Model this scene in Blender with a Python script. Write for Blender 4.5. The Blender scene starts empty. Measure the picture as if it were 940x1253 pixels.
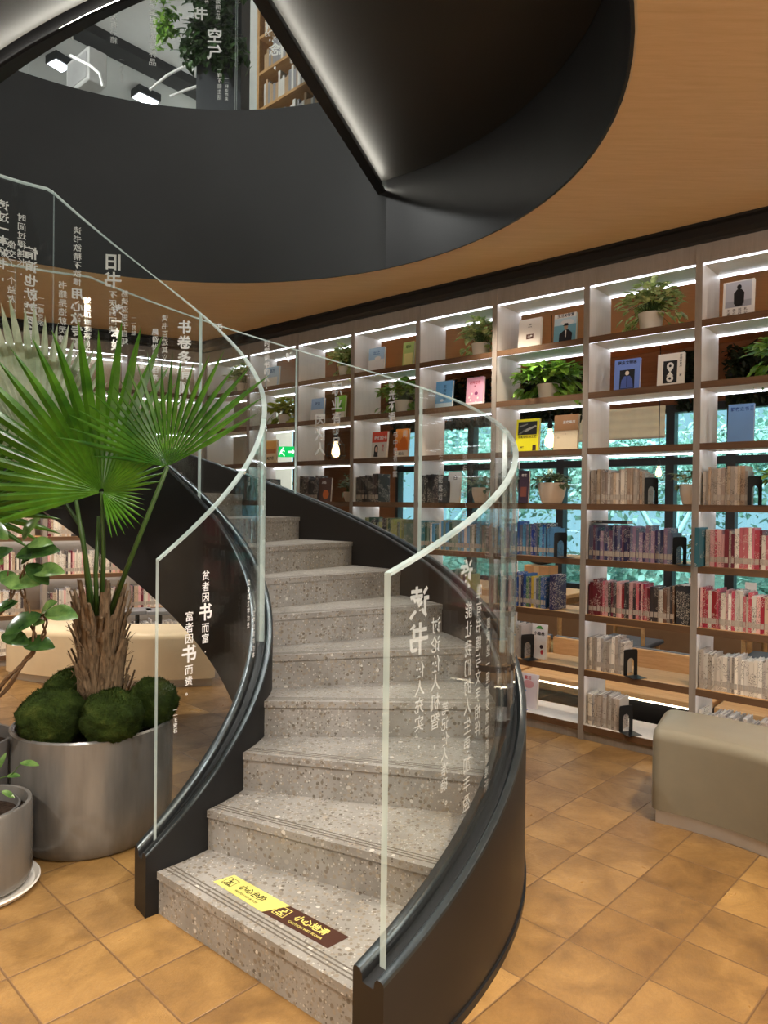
import bpy, math, random
from mathutils import Vector, Matrix, noise as mnoise
RND = random.Random(7)
PI = math.pi
sc = bpy.context.scene
COL = sc.collection

# ------------------------------------------------------------------ helpers
def lin(c):
    return tuple(((x/255)/12.92 if x/255 <= .04045 else ((x/255+.055)/1.055)**2.4) for x in c)

class MB:
    def __init__(s): s.v = []; s.f = []; s.m = []
    def add(s, vs, fs, mi=0):
        b = len(s.v); s.v += [tuple(p) for p in vs]
        for f in fs: s.f.append(tuple(i+b for i in f)); s.m.append(mi)
    def poly(s, pts, mi=0): s.add(pts, [tuple(range(len(pts)))], mi)
    def box(s, x0, x1, y0, y1, z0, z1, mi=0, M=None):
        vs = [Vector((x, y, z)) for z in (z0, z1) for y in (y0, y1) for x in (x0, x1)]
        if M is not None: vs = [M @ p for p in vs]
        s.add(vs, [(0,2,3,1),(4,5,7,6),(0,1,5,4),(2,6,7,3),(0,4,6,2),(1,3,7,5)], mi)
    def bbox(s, x0, x1, y0, y1, z0, z1, b, mi=0, M=None):
        # box with chamfered edges
        import itertools
        vs = []; idx = {}
        for sx, sy, sz in itertools.product((0,1),(0,1),(0,1)):
            cx, cy, cz = (x0,x1)[sx], (y0,y1)[sy], (z0,z1)[sz]
            dx, dy, dz = (b,-b)[sx], (b,-b)[sy], (b,-b)[sz]
            for ax, p in ((0,(cx,cy+dy,cz+dz)),(1,(cx+dx,cy,cz+dz)),(2,(cx+dx,cy+dy,cz))):
                idx[(sx,sy,sz,ax)] = len(vs); vs.append(Vector(p))
        fs = []
        for ax in range(3):
            o = [a for a in range(3) if a != ax]
            for sd in (0,1):
                q = []
                for a, b_ in ((0,0),(1,0),(1,1),(0,1)):
                    k = [0,0,0]; k[ax] = sd; k[o[0]] = a; k[o[1]] = b_
                    q.append(idx[(k[0],k[1],k[2],ax)])
                fs.append(tuple(q))
        for ax in range(3):
            o = [a for a in range(3) if a != ax]
            for a in (0,1):
                for b_ in (0,1):
                    k0 = [0,0,0]; k0[o[0]] = a; k0[o[1]] = b_; k1 = list(k0); k1[ax] = 1
                    fs.append((idx[(*k0,o[0])], idx[(*k1,o[0])], idx[(*k1,o[1])], idx[(*k0,o[1])]))
        for k in itertools.product((0,1),(0,1),(0,1)):
            fs.append((idx[(*k,0)], idx[(*k,1)], idx[(*k,2)]))
        if M is not None: vs = [M @ p for p in vs]
        s.add(vs, fs, mi)
    def tube(s, pts, r, n=8, mi=0, caps=True):
        pts = [Vector(p) for p in pts]; N = len(pts)
        rs = r if isinstance(r, (list, tuple)) else [r]*N
        vs = []; up = None
        for i, p in enumerate(pts):
            t = (pts[min(i+1,N-1)] - pts[max(i-1,0)]).normalized()
            if up is None: up = Vector((0,0,1)) if abs(t.z) < .9 else Vector((1,0,0))
            a = t.cross(up).normalized(); b = a.cross(t).normalized(); up = b
            for k in range(n):
                w = 2*PI*k/n; vs.append(p + (a*math.cos(w)+b*math.sin(w))*rs[i])
        fs = [(i*n+k, i*n+(k+1)%n, (i+1)*n+(k+1)%n, (i+1)*n+k) for i in range(N-1) for k in range(n)]
        if caps: fs += [tuple(range(n))[::-1], tuple((N-1)*n+k for k in range(n))]
        s.add(vs, fs, mi)
    def lathe(s, prof, cx=0, cy=0, n=32, mi=0):
        N = len(prof); vs = []
        for r, z in prof:
            for k in range(n):
                w = 2*PI*k/n; vs.append((cx+r*math.cos(w), cy+r*math.sin(w), z))
        fs = [(i*n+k, i*n+(k+1)%n, (i+1)*n+(k+1)%n, (i+1)*n+k) for i in range(N-1) for k in range(n)]
        if prof[0][0] > 1e-4: fs.append(tuple(range(n))[::-1])
        if prof[-1][0] > 1e-4: fs.append(tuple((N-1)*n+k for k in range(n)))
        s.add(vs, fs, mi)
    def grid(s, fn, nu, nv, mi=0, closev=False):
        vs = [fn(i/nu, j/nv) for i in range(nu+1) for j in range(nv+1)]
        w = nv+1
        s.add(vs, [(i*w+j, i*w+j+1, (i+1)*w+j+1, (i+1)*w+j) for i in range(nu) for j in range(nv)], mi)
    def loft(s, rings, mi=0, mis=None, caps=True, closed=True):
        n = len(rings[0]); b = len(s.v)
        for r in rings: s.v += [tuple(p) for p in r]
        for i in range(len(rings)-1):
            for k in range(n if closed else n-1):
                s.f.append((b+i*n+k, b+i*n+(k+1)%n, b+(i+1)*n+(k+1)%n, b+(i+1)*n+k))
                s.m.append(mis[k] if mis else mi)
        if caps:
            s.f.append(tuple(b+k for k in range(n))[::-1]); s.m.append(mi)
            s.f.append(tuple(b+(len(rings)-1)*n+k for k in range(n))); s.m.append(mi)
    def build(s, name, mats, parent=None, off=None, smooth=None, world=False):
        """world=True: vertices are world coordinates; they are re-expressed in the parent's frame, or about the mesh's own base."""
        if not isinstance(mats, (list, tuple)): mats = [mats]
        vs = s.v; loc = None
        if world:
            if parent is not None:
                Mi = wm(parent).inverted(); vs = [tuple(Mi @ Vector(p)) for p in vs]
            else:
                xs, ys, zs = zip(*vs)
                loc = ((min(xs)+max(xs))/2, (min(ys)+max(ys))/2, min(zs))
                vs = [(p[0]-loc[0], p[1]-loc[1], p[2]-loc[2]) for p in vs]
        me = bpy.data.meshes.new(name); me.from_pydata(vs, [], s.f)
        for m in mats: me.materials.append(m)
        me.polygons.foreach_set('material_index', s.m)
        if smooth:
            me.polygons.foreach_set('use_smooth', [True]*len(me.polygons))
            me.update()
            if smooth is not True: me.set_sharp_from_angle(angle=math.radians(smooth))
        me.validate(); me.update()
        o = bpy.data.objects.new(name, me); COL.objects.link(o)
        if parent is not None: o.parent = parent
        elif loc: o.location = loc
        if off is not None: o.location = off
        return o

def wm(o):
    M = Matrix.LocRotScale(o.location, o.rotation_euler, o.scale)
    return wm(o.parent) @ M if o.parent else M
def tag(o, label, cat, group=None, kind=None):
    o['label'] = label; o['category'] = cat
    if group: o['group'] = group
    if kind: o['kind'] = kind
    return o
def thing(name, label, cat, loc=(0,0,0), rz=0, group=None):
    o = bpy.data.objects.new(name, None); COL.objects.link(o)
    o.location = loc; o.rotation_euler = (0,0,rz); o.empty_display_size = .1
    return tag(o, label, cat, group)
def struct(o):
    o['kind'] = 'structure'; return o

# ------------------------------------------------------------------ materials
MATS = {}
def nodes(name):
    m = bpy.data.materials.new(name); m.use_nodes = True
    nt = m.node_tree; nt.nodes.clear()
    out = nt.nodes.new('ShaderNodeOutputMaterial')
    return m, nt, out
def N(nt, t, **kw):
    n = nt.nodes.new(t)
    for k, v in kw.items():
        if k.startswith('i_'): n.inputs[k[2:].replace('_', ' ')].default_value = v
        else: setattr(n, k, v)
    return n
def L(nt, a, b): nt.links.new(a, b)
def prin(nt, out, col, rough=.5, metal=0, spec=.5, **kw):
    p = N(nt, 'ShaderNodeBsdfPrincipled')
    if col is not None: p.inputs['Base Color'].default_value = (*col, 1)
    p.inputs['Roughness'].default_value = rough; p.inputs['Metallic'].default_value = metal
    p.inputs['Specular IOR Level'].default_value = spec
    for k, v in kw.items(): p.inputs[k.replace('_', ' ')].default_value = v
    L(nt, p.outputs[0], out.inputs[0]); return p
def ramp(nt, fac, stops):
    r = N(nt, 'ShaderNodeValToRGB'); e = r.color_ramp.elements
    while len(e) < len(stops): e.new(.5)
    for q, (p, c) in zip(e, stops): q.position = p; q.color = (*c, 1)
    L(nt, fac, r.inputs[0]); return r.outputs[0]
def coord(nt, kind='Object', scale=(1,1,1), rot=(0,0,0), loc=(0,0,0)):
    t = N(nt, 'ShaderNodeTexCoord'); m = N(nt, 'ShaderNodeMapping')
    m.inputs['Scale'].default_value = scale; m.inputs['Rotation'].default_value = rot; m.inputs['Location'].default_value = loc
    L(nt, t.outputs[kind], m.inputs[0]); return m.outputs[0]
def noise(nt, vec, scale, detail=4, rough=.55, dist=0):
    n = N(nt, 'ShaderNodeTexNoise'); n.inputs['Scale'].default_value = scale; n.inputs['Detail'].default_value = detail
    n.inputs['Roughness'].default_value = rough; n.inputs['Distortion'].default_value = dist
    L(nt, vec, n.inputs['Vector']); return n.outputs[0]
def bump(nt, p, h, strength=.3, dist=.01):
    b = N(nt, 'ShaderNodeBump'); b.inputs['Strength'].default_value = strength; b.inputs['Distance'].default_value = dist
    L(nt, h, b.inputs['Height']); L(nt, b.outputs[0], p.inputs['Normal'])
def flat(name, rgb, rough=.5, metal=0, spec=.5, var=.08, scale=6, stretch=(1,1,1), bmp=0, **kw):
    """plain surface with slight noise variation"""
    if name in MATS: return MATS[name]
    m, nt, out = nodes(name); c = lin(rgb); p = prin(nt, out, c, rough, metal, spec, **kw)
    n = noise(nt, coord(nt, 'Object', stretch), scale, 5)
    a = tuple(x*(1-var) for x in c); b = tuple(min(1, x*(1+var)) for x in c)
    L(nt, ramp(nt, n, [(.3, a), (.7, b)]), p.inputs['Base Color'])
    if bmp: bump(nt, p, n, bmp, .004)
    MATS[name] = m; return m
def emis(name, rgb, strength):
    if name in MATS: return MATS[name]
    m, nt, out = nodes(name); e = N(nt, 'ShaderNodeEmission')
    e.inputs[0].default_value = (*lin(rgb), 1); e.inputs[1].default_value = strength
    L(nt, e.outputs[0], out.inputs[0]); MATS[name] = m; return m

def mat_floor():
    m, nt, out = nodes('terracotta_tiles'); p = prin(nt, out, None, .33, 0, .45)
    T = .305
    v = coord(nt, 'Object', (1/T,1/T,1/T), (0,0,-math.radians(46)), (0,0,0))
    sep = N(nt, 'ShaderNodeSeparateXYZ'); L(nt, v, sep.inputs[0])
    def edge(sock):
        f = N(nt, 'ShaderNodeMath', operation='FRACT'); L(nt, sock, f.inputs[0])
        a = N(nt, 'ShaderNodeMath', operation='SUBTRACT'); a.inputs[1].default_value = .5; L(nt, f.outputs[0], a.inputs[0])
        b = N(nt, 'ShaderNodeMath', operation='ABSOLUTE'); L(nt, a.outputs[0], b.inputs[0]); return b.outputs[0]
    mx = N(nt, 'ShaderNodeMath', operation='MAXIMUM'); L(nt, edge(sep.outputs[0]), mx.inputs[0]); L(nt, edge(sep.outputs[1]), mx.inputs[1])
    g = N(nt, 'ShaderNodeMapRange'); g.inputs[1].default_value = .486; g.inputs[2].default_value = .494; L(nt, mx.outputs[0], g.inputs[0])
    fl = N(nt, 'ShaderNodeVectorMath', operation='FLOOR'); L(nt, v, fl.inputs[0])
    wn = N(nt, 'ShaderNodeTexWhiteNoise'); L(nt, fl.outputs[0], wn.inputs['Vector'])
    ad = N(nt, 'ShaderNodeVectorMath', operation='MULTIPLY_ADD'); ad.inputs[1].default_value = (7,7,7); L(nt, fl.outputs[0], ad.inputs[0]); L(nt, v, ad.inputs[2])
    n1 = noise(nt, ad.outputs[0], 1.6, 6, .6, .6)
    c1 = ramp(nt, n1, [(.25, lin((108,80,46))), (.5, lin((140,107,63))), (.75, lin((166,130,80)))])
    c2 = ramp(nt, wn.outputs[0], [(0, (.74,.70,.66)), (.6, (.96,.96,.96)), (1, (1.18,1.18,1.12))])
    mm = N(nt, 'ShaderNodeMix', data_type='RGBA', blend_type='MULTIPLY'); mm.inputs[0].default_value = 1; L(nt, c1, mm.inputs[6]); L(nt, c2, mm.inputs[7])
    mg = N(nt, 'ShaderNodeMix', data_type='RGBA'); L(nt, g.outputs[0], mg.inputs[0]); L(nt, mm.outputs[2], mg.inputs[6]); mg.inputs[7].default_value = (*lin((112,84,56)), 1)
    L(nt, mg.outputs[2], p.inputs['Base Color'])
    n2 = noise(nt, ad.outputs[0], 9, 8, .75)
    nf = noise(nt, ad.outputs[0], 22, 8, .8)
    cf = ramp(nt, nf, [(.3, (.86,.84,.82)), (.7, (1.08,1.08,1.06))]); m3 = N(nt, 'ShaderNodeMix', data_type='RGBA', blend_type='MULTIPLY'); m3.inputs[0].default_value = 1; L(nt, mg.outputs[2], m3.inputs[6]); L(nt, cf, m3.inputs[7]); L(nt, m3.outputs[2], p.inputs['Base Color'])
    L(nt, ramp(nt, n1, [(.3, (.42,)*3), (.7, (.27,)*3)]), p.inputs['Roughness'])
    s = N(nt, 'ShaderNodeMath', operation='SUBTRACT'); L(nt, n2, s.inputs[0]); L(nt, g.outputs[0], s.inputs[1])
    bump(nt, p, s.outputs[0], .6, .005)
    return m
def mat_wood(name, a, b, scale=(1,14,14), rough=.5, rot=(0,0,0), s=3):
    if name in MATS: return MATS[name]
    m, nt, out = nodes(name); p = prin(nt, out, None, rough, 0, .35)
    v = coord(nt, 'Object', scale, rot)
    n1 = noise(nt, v, s, 6, .65, .3); n2 = noise(nt, v, s*6, 3, .6)
    mx = N(nt, 'ShaderNodeMath', operation='MULTIPLY_ADD'); mx.inputs[1].default_value = .35; L(nt, n2, mx.inputs[0]); L(nt, n1, mx.inputs[2])
    L(nt, ramp(nt, mx.outputs[0], [(.4, lin(a)), (.9, lin(b))]), p.inputs['Base Color'])
    bump(nt, p, n2, .06, .002)
    MATS[name] = m; return m
def mat_terrazzo():
    m, nt, out = nodes('terrazzo'); p = prin(nt, out, None, .42, 0, .4)
    v = coord(nt, 'Object')
    base = noise(nt, v, 5, 6, .6)
    c0 = ramp(nt, base, [(.3, lin((126,122,116))), (.7, lin((156,152,146)))])
    prev = c0
    for sc_, th, cols in ((55, .44, [lin((96,88,78)), lin((152,142,128)), lin((124,114,100))]), (95, .36, [lin((80,74,68)), lin((186,182,174)), lin((112,106,98))]), (26, .24, [lin((205,200,192)), lin((108,100,90)), lin((160,150,136))])):
        vo = N(nt, 'ShaderNodeTexVoronoi'); vo.inputs['Scale'].default_value = sc_; vo.inputs['Randomness'].default_value = 1
        dn = N(nt, 'ShaderNodeVectorMath', operation='MULTIPLY_ADD'); nn = N(nt, 'ShaderNodeTexNoise'); nn.inputs['Scale'].default_value = sc_*1.2
        L(nt, v, nn.inputs['Vector']); L(nt, nn.outputs[1], dn.inputs[0]); dn.inputs[1].default_value = (.4/sc_,)*3; L(nt, v, dn.inputs[2])
        L(nt, dn.outputs[0], vo.inputs['Vector'])
        sp = N(nt, 'ShaderNodeSeparateColor'); L(nt, vo.outputs['Color'], sp.inputs[0])
        cc = ramp(nt, sp.outputs[0], [(0, cols[0]), (.5, cols[1]), (1, cols[2])])
        lt = N(nt, 'ShaderNodeMath', operation='LESS_THAN'); lt.inputs[1].default_value = th; L(nt, vo.outputs['Distance'], lt.inputs[0])
        pk = N(nt, 'ShaderNodeMath', operation='GREATER_THAN'); pk.inputs[1].default_value = .45; L(nt, sp.outputs[1], pk.inputs[0])
        ml = N(nt, 'ShaderNodeMath', operation='MULTIPLY'); L(nt, lt.outputs[0], ml.inputs[0]); L(nt, pk.outputs[0], ml.inputs[1])
        mx = N(nt, 'ShaderNodeMix', data_type='RGBA'); L(nt, ml.outputs[0], mx.inputs[0]); L(nt, prev, mx.inputs[6]); L(nt, cc, mx.inputs[7]); prev = mx.outputs[2]
    L(nt, prev, p.inputs['Base Color'])
    return m
def mat_glass():
    m, nt, out = nodes('clear_glass')
    t = N(nt, 'ShaderNodeBsdfTransparent'); t.inputs[0].default_value = (.975,.988,.982,1)
    g = N(nt, 'ShaderNodeBsdfGlossy'); g.inputs['Roughness'].default_value = .0
    f = N(nt, 'ShaderNodeLayerWeight'); f.inputs[0].default_value = .5
    pw = N(nt, 'ShaderNodeMath', operation='POWER'); pw.inputs[1].default_value = 5; L(nt, f.outputs['Facing'], pw.inputs[0])
    ml = N(nt, 'ShaderNodeMath', operation='MULTIPLY_ADD'); ml.inputs[1].default_value = .8; ml.inputs[2].default_value = .035; L(nt, pw.outputs[0], ml.inputs[0])
    x = N(nt, 'ShaderNodeMixShader'); L(nt, ml.outputs[0], x.inputs[0]); L(nt, t.outputs[0], x.inputs[1]); L(nt, g.outputs[0], x.inputs[2])
    L(nt, x.outputs[0], out.inputs[0]); return m
def mat_edge():
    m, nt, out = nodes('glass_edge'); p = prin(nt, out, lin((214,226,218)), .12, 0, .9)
    p.inputs['Emission Color'].default_value = (*lin((214,228,220)), 1); p.inputs['Emission Strength'].default_value = .28  # glow painted in for the light that glass edges catch
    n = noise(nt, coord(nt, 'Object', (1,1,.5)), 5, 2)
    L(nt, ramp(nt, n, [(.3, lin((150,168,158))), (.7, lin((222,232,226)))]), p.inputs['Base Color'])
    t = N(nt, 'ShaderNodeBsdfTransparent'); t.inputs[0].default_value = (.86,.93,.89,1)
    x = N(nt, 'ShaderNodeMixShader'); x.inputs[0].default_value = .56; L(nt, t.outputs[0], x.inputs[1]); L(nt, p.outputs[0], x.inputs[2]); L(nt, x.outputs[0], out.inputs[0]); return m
def mat_leaf(name, a, b, trans=.25, rough=.35, scale=12, streak=(1,1,1)):
    if name in MATS: return MATS[name]
    m, nt, out = nodes(name); p = prin(nt, out, None, rough, 0, .5)
    n = noise(nt, coord(nt, 'Object', streak), scale, 4, .6)
    c = ramp(nt, n, [(.35, lin(a)), (.65, lin(b))]); L(nt, c, p.inputs['Base Color'])
    tr = N(nt, 'ShaderNodeBsdfTranslucent'); L(nt, c, tr.inputs[0])
    x = N(nt, 'ShaderNodeMixShader'); x.inputs[0].default_value = trans; L(nt, p.outputs[0], x.inputs[1]); L(nt, tr.outputs[0], x.inputs[2]); L(nt, x.outputs[0], out.inputs[0])
    MATS[name] = m; return m
def mat_moss():
    m, nt, out = nodes('moss'); p = prin(nt, out, None, .95, 0, .1)
    v = coord(nt, 'Object'); n1 = noise(nt, v, 9, 6, .7); n2 = noise(nt, v, 90, 5, .8)
    L(nt, ramp(nt, n1, [(.3, lin((30,40,15))), (.55, lin((56,72,27))), (.8, lin((96,106,48)))]), p.inputs['Base Color'])
    bump(nt, p, n2, 1, .02); return m
def mat_book(name, rgb, ink, var=.25):
    """cover cloth: colour jittered per book, with small ink marks running down the spine"""
    if name in MATS: return MATS[name]
    m, nt, out = nodes(name); p = prin(nt, out, None, .45, 0, .4); c = lin(rgb)
    oi = N(nt, 'ShaderNodeObjectInfo')
    cr = ramp(nt, oi.outputs['Random'], [(0, tuple(x*(1-var) for x in c)), (1, tuple(min(1, x*(1+var)) for x in c))])
    hs = N(nt, 'ShaderNodeHueSaturation'); L(nt, cr, hs.inputs['Color'])
    mr = N(nt, 'ShaderNodeMapRange'); mr.inputs[3].default_value = .488; mr.inputs[4].default_value = .508
    ml = N(nt, 'ShaderNodeMath', operation='FRACT'); m5 = N(nt, 'ShaderNodeMath', operation='MULTIPLY'); m5.inputs[1].default_value = 7.3
    L(nt, oi.outputs['Random'], m5.inputs[0]); L(nt, m5.outputs[0], ml.inputs[0]); L(nt, ml.outputs[0], mr.inputs[0]); L(nt, mr.outputs[0], hs.inputs['Hue'])
    t = N(nt, 'ShaderNodeTexCoord'); ad = N(nt, 'ShaderNodeVectorMath', operation='ADD'); L(nt, t.outputs['Object'], ad.inputs[0])
    sc2 = N(nt, 'ShaderNodeVectorMath', operation='SCALE'); cx = N(nt, 'ShaderNodeCombineXYZ')
    for k in range(3): L(nt, oi.outputs['Random'], cx.inputs[k])
    L(nt, cx.outputs[0], sc2.inputs[0]); sc2.inputs[3].default_value = 9; L(nt, sc2.outputs[0], ad.inputs[1])
    mp = N(nt, 'ShaderNodeMapping'); mp.inputs['Scale'].default_value = (1, .2, .9); L(nt, ad.outputs[0], mp.inputs[0])
    n = noise(nt, mp.outputs[0], 260, 2, .5); n2 = noise(nt, mp.outputs[0], 14, 1, .5)
    g1 = N(nt, 'ShaderNodeMath', operation='GREATER_THAN'); g1.inputs[1].default_value = .575; L(nt, n, g1.inputs[0])
    g2 = N(nt, 'ShaderNodeMath', operation='GREATER_THAN'); g2.inputs[1].default_value = .5; L(nt, n2, g2.inputs[0])
    mm = N(nt, 'ShaderNodeMath', operation='MULTIPLY'); L(nt, g1.outputs[0], mm.inputs[0]); L(nt, g2.outputs[0], mm.inputs[1])
    mk = N(nt, 'ShaderNodeMath', operation='MULTIPLY'); mk.inputs[1].default_value = .85; L(nt, mm.outputs[0], mk.inputs[0]); mm = mk
    x = N(nt, 'ShaderNodeMix', data_type='RGBA'); L(nt, mm.outputs[0], x.inputs[0]); L(nt, hs.outputs[0], x.inputs[6]); x.inputs[7].default_value = (*lin(ink), 1)
    L(nt, x.outputs[2], p.inputs['Base Color']); MATS[name] = m; return m

M_floor = mat_floor()
M_ceil = mat_wood('ceiling_wood', (198,166,122), (214,183,140), (1.2,16,1), .55, (0,0,math.radians(20)), 2.2)
M_black = flat('black_satin', (20,20,21), .42, 0, .35, .12)
M_fascia = flat('charcoal_paint', (36,38,38), .5, 0, .3, .07, 3)
M_soffit = flat('dark_soffit', (36,34,31), .5, 0, .35, .08, 3)
M_outer = flat('black_sheet_brown_reflection', (27,23,20), .4, .1, .5, .08, 3)  # outer stringer black with brown reflections mixed into the colour
M_steel = flat('dark_steel', (80,86,88), .3, .9, .5, .2, 5, (2,2,2))
M_groove = flat('rubber_black', (14,15,16), .5, 0, .4)
M_terr = mat_terrazzo()
M_tgroove = flat('terrazzo_groove', (92,85,76), .7)
M_glass = mat_glass(); M_edge = mat_edge()
M_white_ink = flat('white_lettering', (232,232,228), .6, 0, .3, .02, Emission_Color=(1,1,1,1), Emission_Strength=.06)  # faint glow painted into the lettering, which is not lit itself
def mat_frost():
    m, nt, out = nodes('frosted_lettering'); d = N(nt, 'ShaderNodeBsdfDiffuse'); d.inputs[0].default_value = (.8,.8,.78,1)
    t = N(nt, 'ShaderNodeBsdfTransparent'); x = N(nt, 'ShaderNodeMixShader'); x.inputs[0].default_value = .5
    L(nt, t.outputs[0], x.inputs[1]); L(nt, d.outputs[0], x.inputs[2]); L(nt, x.outputs[0], out.inputs[0]); return m
M_frost = mat_frost()
M_led = emis('led_white', (238,242,255), 7.5)
M_led_soft = emis('led_warm_white', (255,250,235), 48)
M_panel = mat_wood('pale_wood_panel', (206,201,194), (218,213,206), (14,14,1), .5, (0,0,0), 2.5)
M_post = mat_wood('grey_brown_edge', (136,128,121), (156,147,139), (10,10,1), .5, (0,0,0), 3)
M_board_edge = mat_wood('brown_board_edge', (88,64,46), (112,84,60), (1,14,14), .5, (0,0,0), 3)
M_oak = mat_wood('light_oak', (178,134,82), (208,166,112), (1.5,14,14), .45, (0,0,0), 2.5)
M_brownwall = mat_wood('brown_wood_wall', (128,80,46), (152,100,62), (1,1,18), .5, (0,0,0), 2)
M_frame = flat('window_frame_black', (22,24,26), .4)
M_plaster = flat('warm_plaster', (205,196,182), .8, 0, .2, .03)
M_leather_r = flat('olive_taupe_leather', (130,123,106), .42, 0, .45, .06, 5, bmp=.08)
M_leather_l = flat('beige_leather', (226,208,176), .45, 0, .4, .05, 5, bmp=.08)
M_kick = flat('steel_kickboard', (188,184,178), .3, .4)
M_concrete = flat('polished_concrete', (122,119,114), .26, .4, .5, .34, 2.2, (3.2,3.2,.5), .03)  # upright streaks in the colour stand in for reflections
M_potwhite = flat('white_ceramic', (226,220,210), .4, 0, .4, .05)
M_potcream = flat('cream_pot', (214,200,184), .5, 0, .4, .05)
M_soil = flat('soil', (44,34,27), .95, 0, .1, .5, 60, bmp=.8)
M_moss = mat_moss()
M_paper = flat('paper_edges', (232,226,212), .8, 0, .2, .07, 200, (1,1,.05))
M_label = flat('call_number_label', (176,166,156), .5, 0, .4, .12, 120)
M_bookend = flat('bookend_black', (18,18,19), .4, .3)
M_bookend_b = flat('bookend_blue', (40,92,200), .4)
M_fib = flat('palm_fibre', (116,96,74), .9, 0, .15, .55, 14, (6,6,1), .6)
M_bark = flat('twig_bark', (92,70,48), .85, 0, .2, .4, 20, bmp=.4)
M_palm = mat_leaf('palm_green', (58,110,26), (98,154,40), .28, .3, 8)
M_palm_d = mat_leaf('palm_deep_green', (46,94,26), (84,138,40), .22, .3, 8)
M_palm_p = mat_leaf('palm_pale', (160,182,150), (216,228,206), .3, .35, 7)  # pale tone paints LED light reflected by the frond's underside
M_petiole = flat('palm_petiole', (58,84,34), .45, 0, .4, .2, 6)
M_rubber = mat_leaf('glossy_dark_leaf', (26,48,22), (58,86,38), .1, .18, 14)
M_rubber_l = mat_leaf('glossy_mid_leaf', (58,92,42), (112,142,76), .15, .2, 14)
M_varieg = mat_leaf('variegated_leaf', (116,156,64), (232,236,180), .2, .4, 26)
M_pothos = mat_leaf('pothos_leaf', (70,122,34), (150,190,80), .2, .35, 16)
M_lime = mat_leaf('lime_leaf', (120,150,34), (192,200,74), .2, .4, 16)
M_sage = mat_leaf('sage_leaf', (74,96,62), (130,142,104), .2, .5, 18)
M_darkfol = mat_leaf('dark_hanging_foliage', (16,26,13), (44,58,30), .1, .6, 10)
M_treeleaf = mat_leaf('teal_tree_leaf', (86,128,112), (176,206,190), .4, .6, 2)
M_treetrunk = flat('pale_tree_bark', (168,196,196), .8)

# ------------------------------------------------------------------ glyphs (lettering built as meshes)
GL = {}
def glyphs(txt, bold=0.0):
    key = (txt, bold)
    if key in GL: return GL[key]
    cu = bpy.data.curves.new('lettering', 'FONT'); cu.body = txt; cu.size = 1; cu.align_x = 'CENTER'; cu.align_y = 'CENTER'; cu.offset = bold
    cu.resolution_u = 2
    ob = bpy.data.objects.new('lettering', cu); COL.objects.link(ob)
    dg = bpy.context.evaluated_depsgraph_get()
    me = bpy.data.meshes.new_from_object(ob.evaluated_get(dg))
    r = ([tuple(v.co) for v in me.vertices], [tuple(p.vertices) for p in me.polygons])
    bpy.data.objects.remove(ob); bpy.data.curves.remove(cu); bpy.data.meshes.remove(me)
    GL[key] = r; return r
def put_text(mb, txt, fn, size, bold=0, mi=0):
    vs, fs = glyphs(txt, bold)
    mb.add([fn(x*size, y*size) for x, y, z in vs], fs, mi)
def put_column(mb, txt, fn, sizes, gap=1.08, mi=0):
    """characters one under another; fn(u, v), v downwards is negative; sizes one number or one per character"""
    v = 0
    for i, ch in enumerate(txt):
        s = sizes[i] if isinstance(sizes, (list, tuple)) else sizes
        v -= s*.5*gap
        put_text(mb, ch, lambda x, y, v=v: fn(x, y+v), s, .025 if s > .06 else .008, mi)
        v -= s*.5*gap

# ------------------------------------------------------------------ frames of reference
SH = (1.9408, 4.3795); SANG = -.7125; BW = .7334; PW = .036; ZT = 3.1088; Z1 = 2.7599; DZ = .3797; DEP = .36
sd = Vector((math.cos(SANG), math.sin(SANG), 0)); sn = Vector((-sd.y, sd.x, 0))
def SP(s, n, z=0): return Vector((SH[0], SH[1], 0)) + sd*s + sn*n + Vector((0,0,z))
AX = (-1.5225, 3.4543); A0 = -.932; DA = .2353; RH = .1664; RI = .981; RO = 2.0545; EO = -.1215
def cyl(r, k, z, dr=0):
    a = A0+DA*k; return Vector((AX[0]+(r+dr)*math.cos(a), AX[1]+(r+dr)*math.sin(a), z))
def nose(k, r, d=0):
    a = A0+DA*k; return (AX[0]+r*math.cos(a)-(EO+d)*math.sin(a), AX[1]+r*math.sin(a)+(EO+d)*math.cos(a))
RC = (-1.258, 3.298); RR = 2.247; ZC = 3.325; Z2 = 4.65
def ring(r, deg, z): return Vector((RC[0]+r*math.cos(math.radians(deg)), RC[1]+r*math.sin(math.radians(deg)), z))

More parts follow.
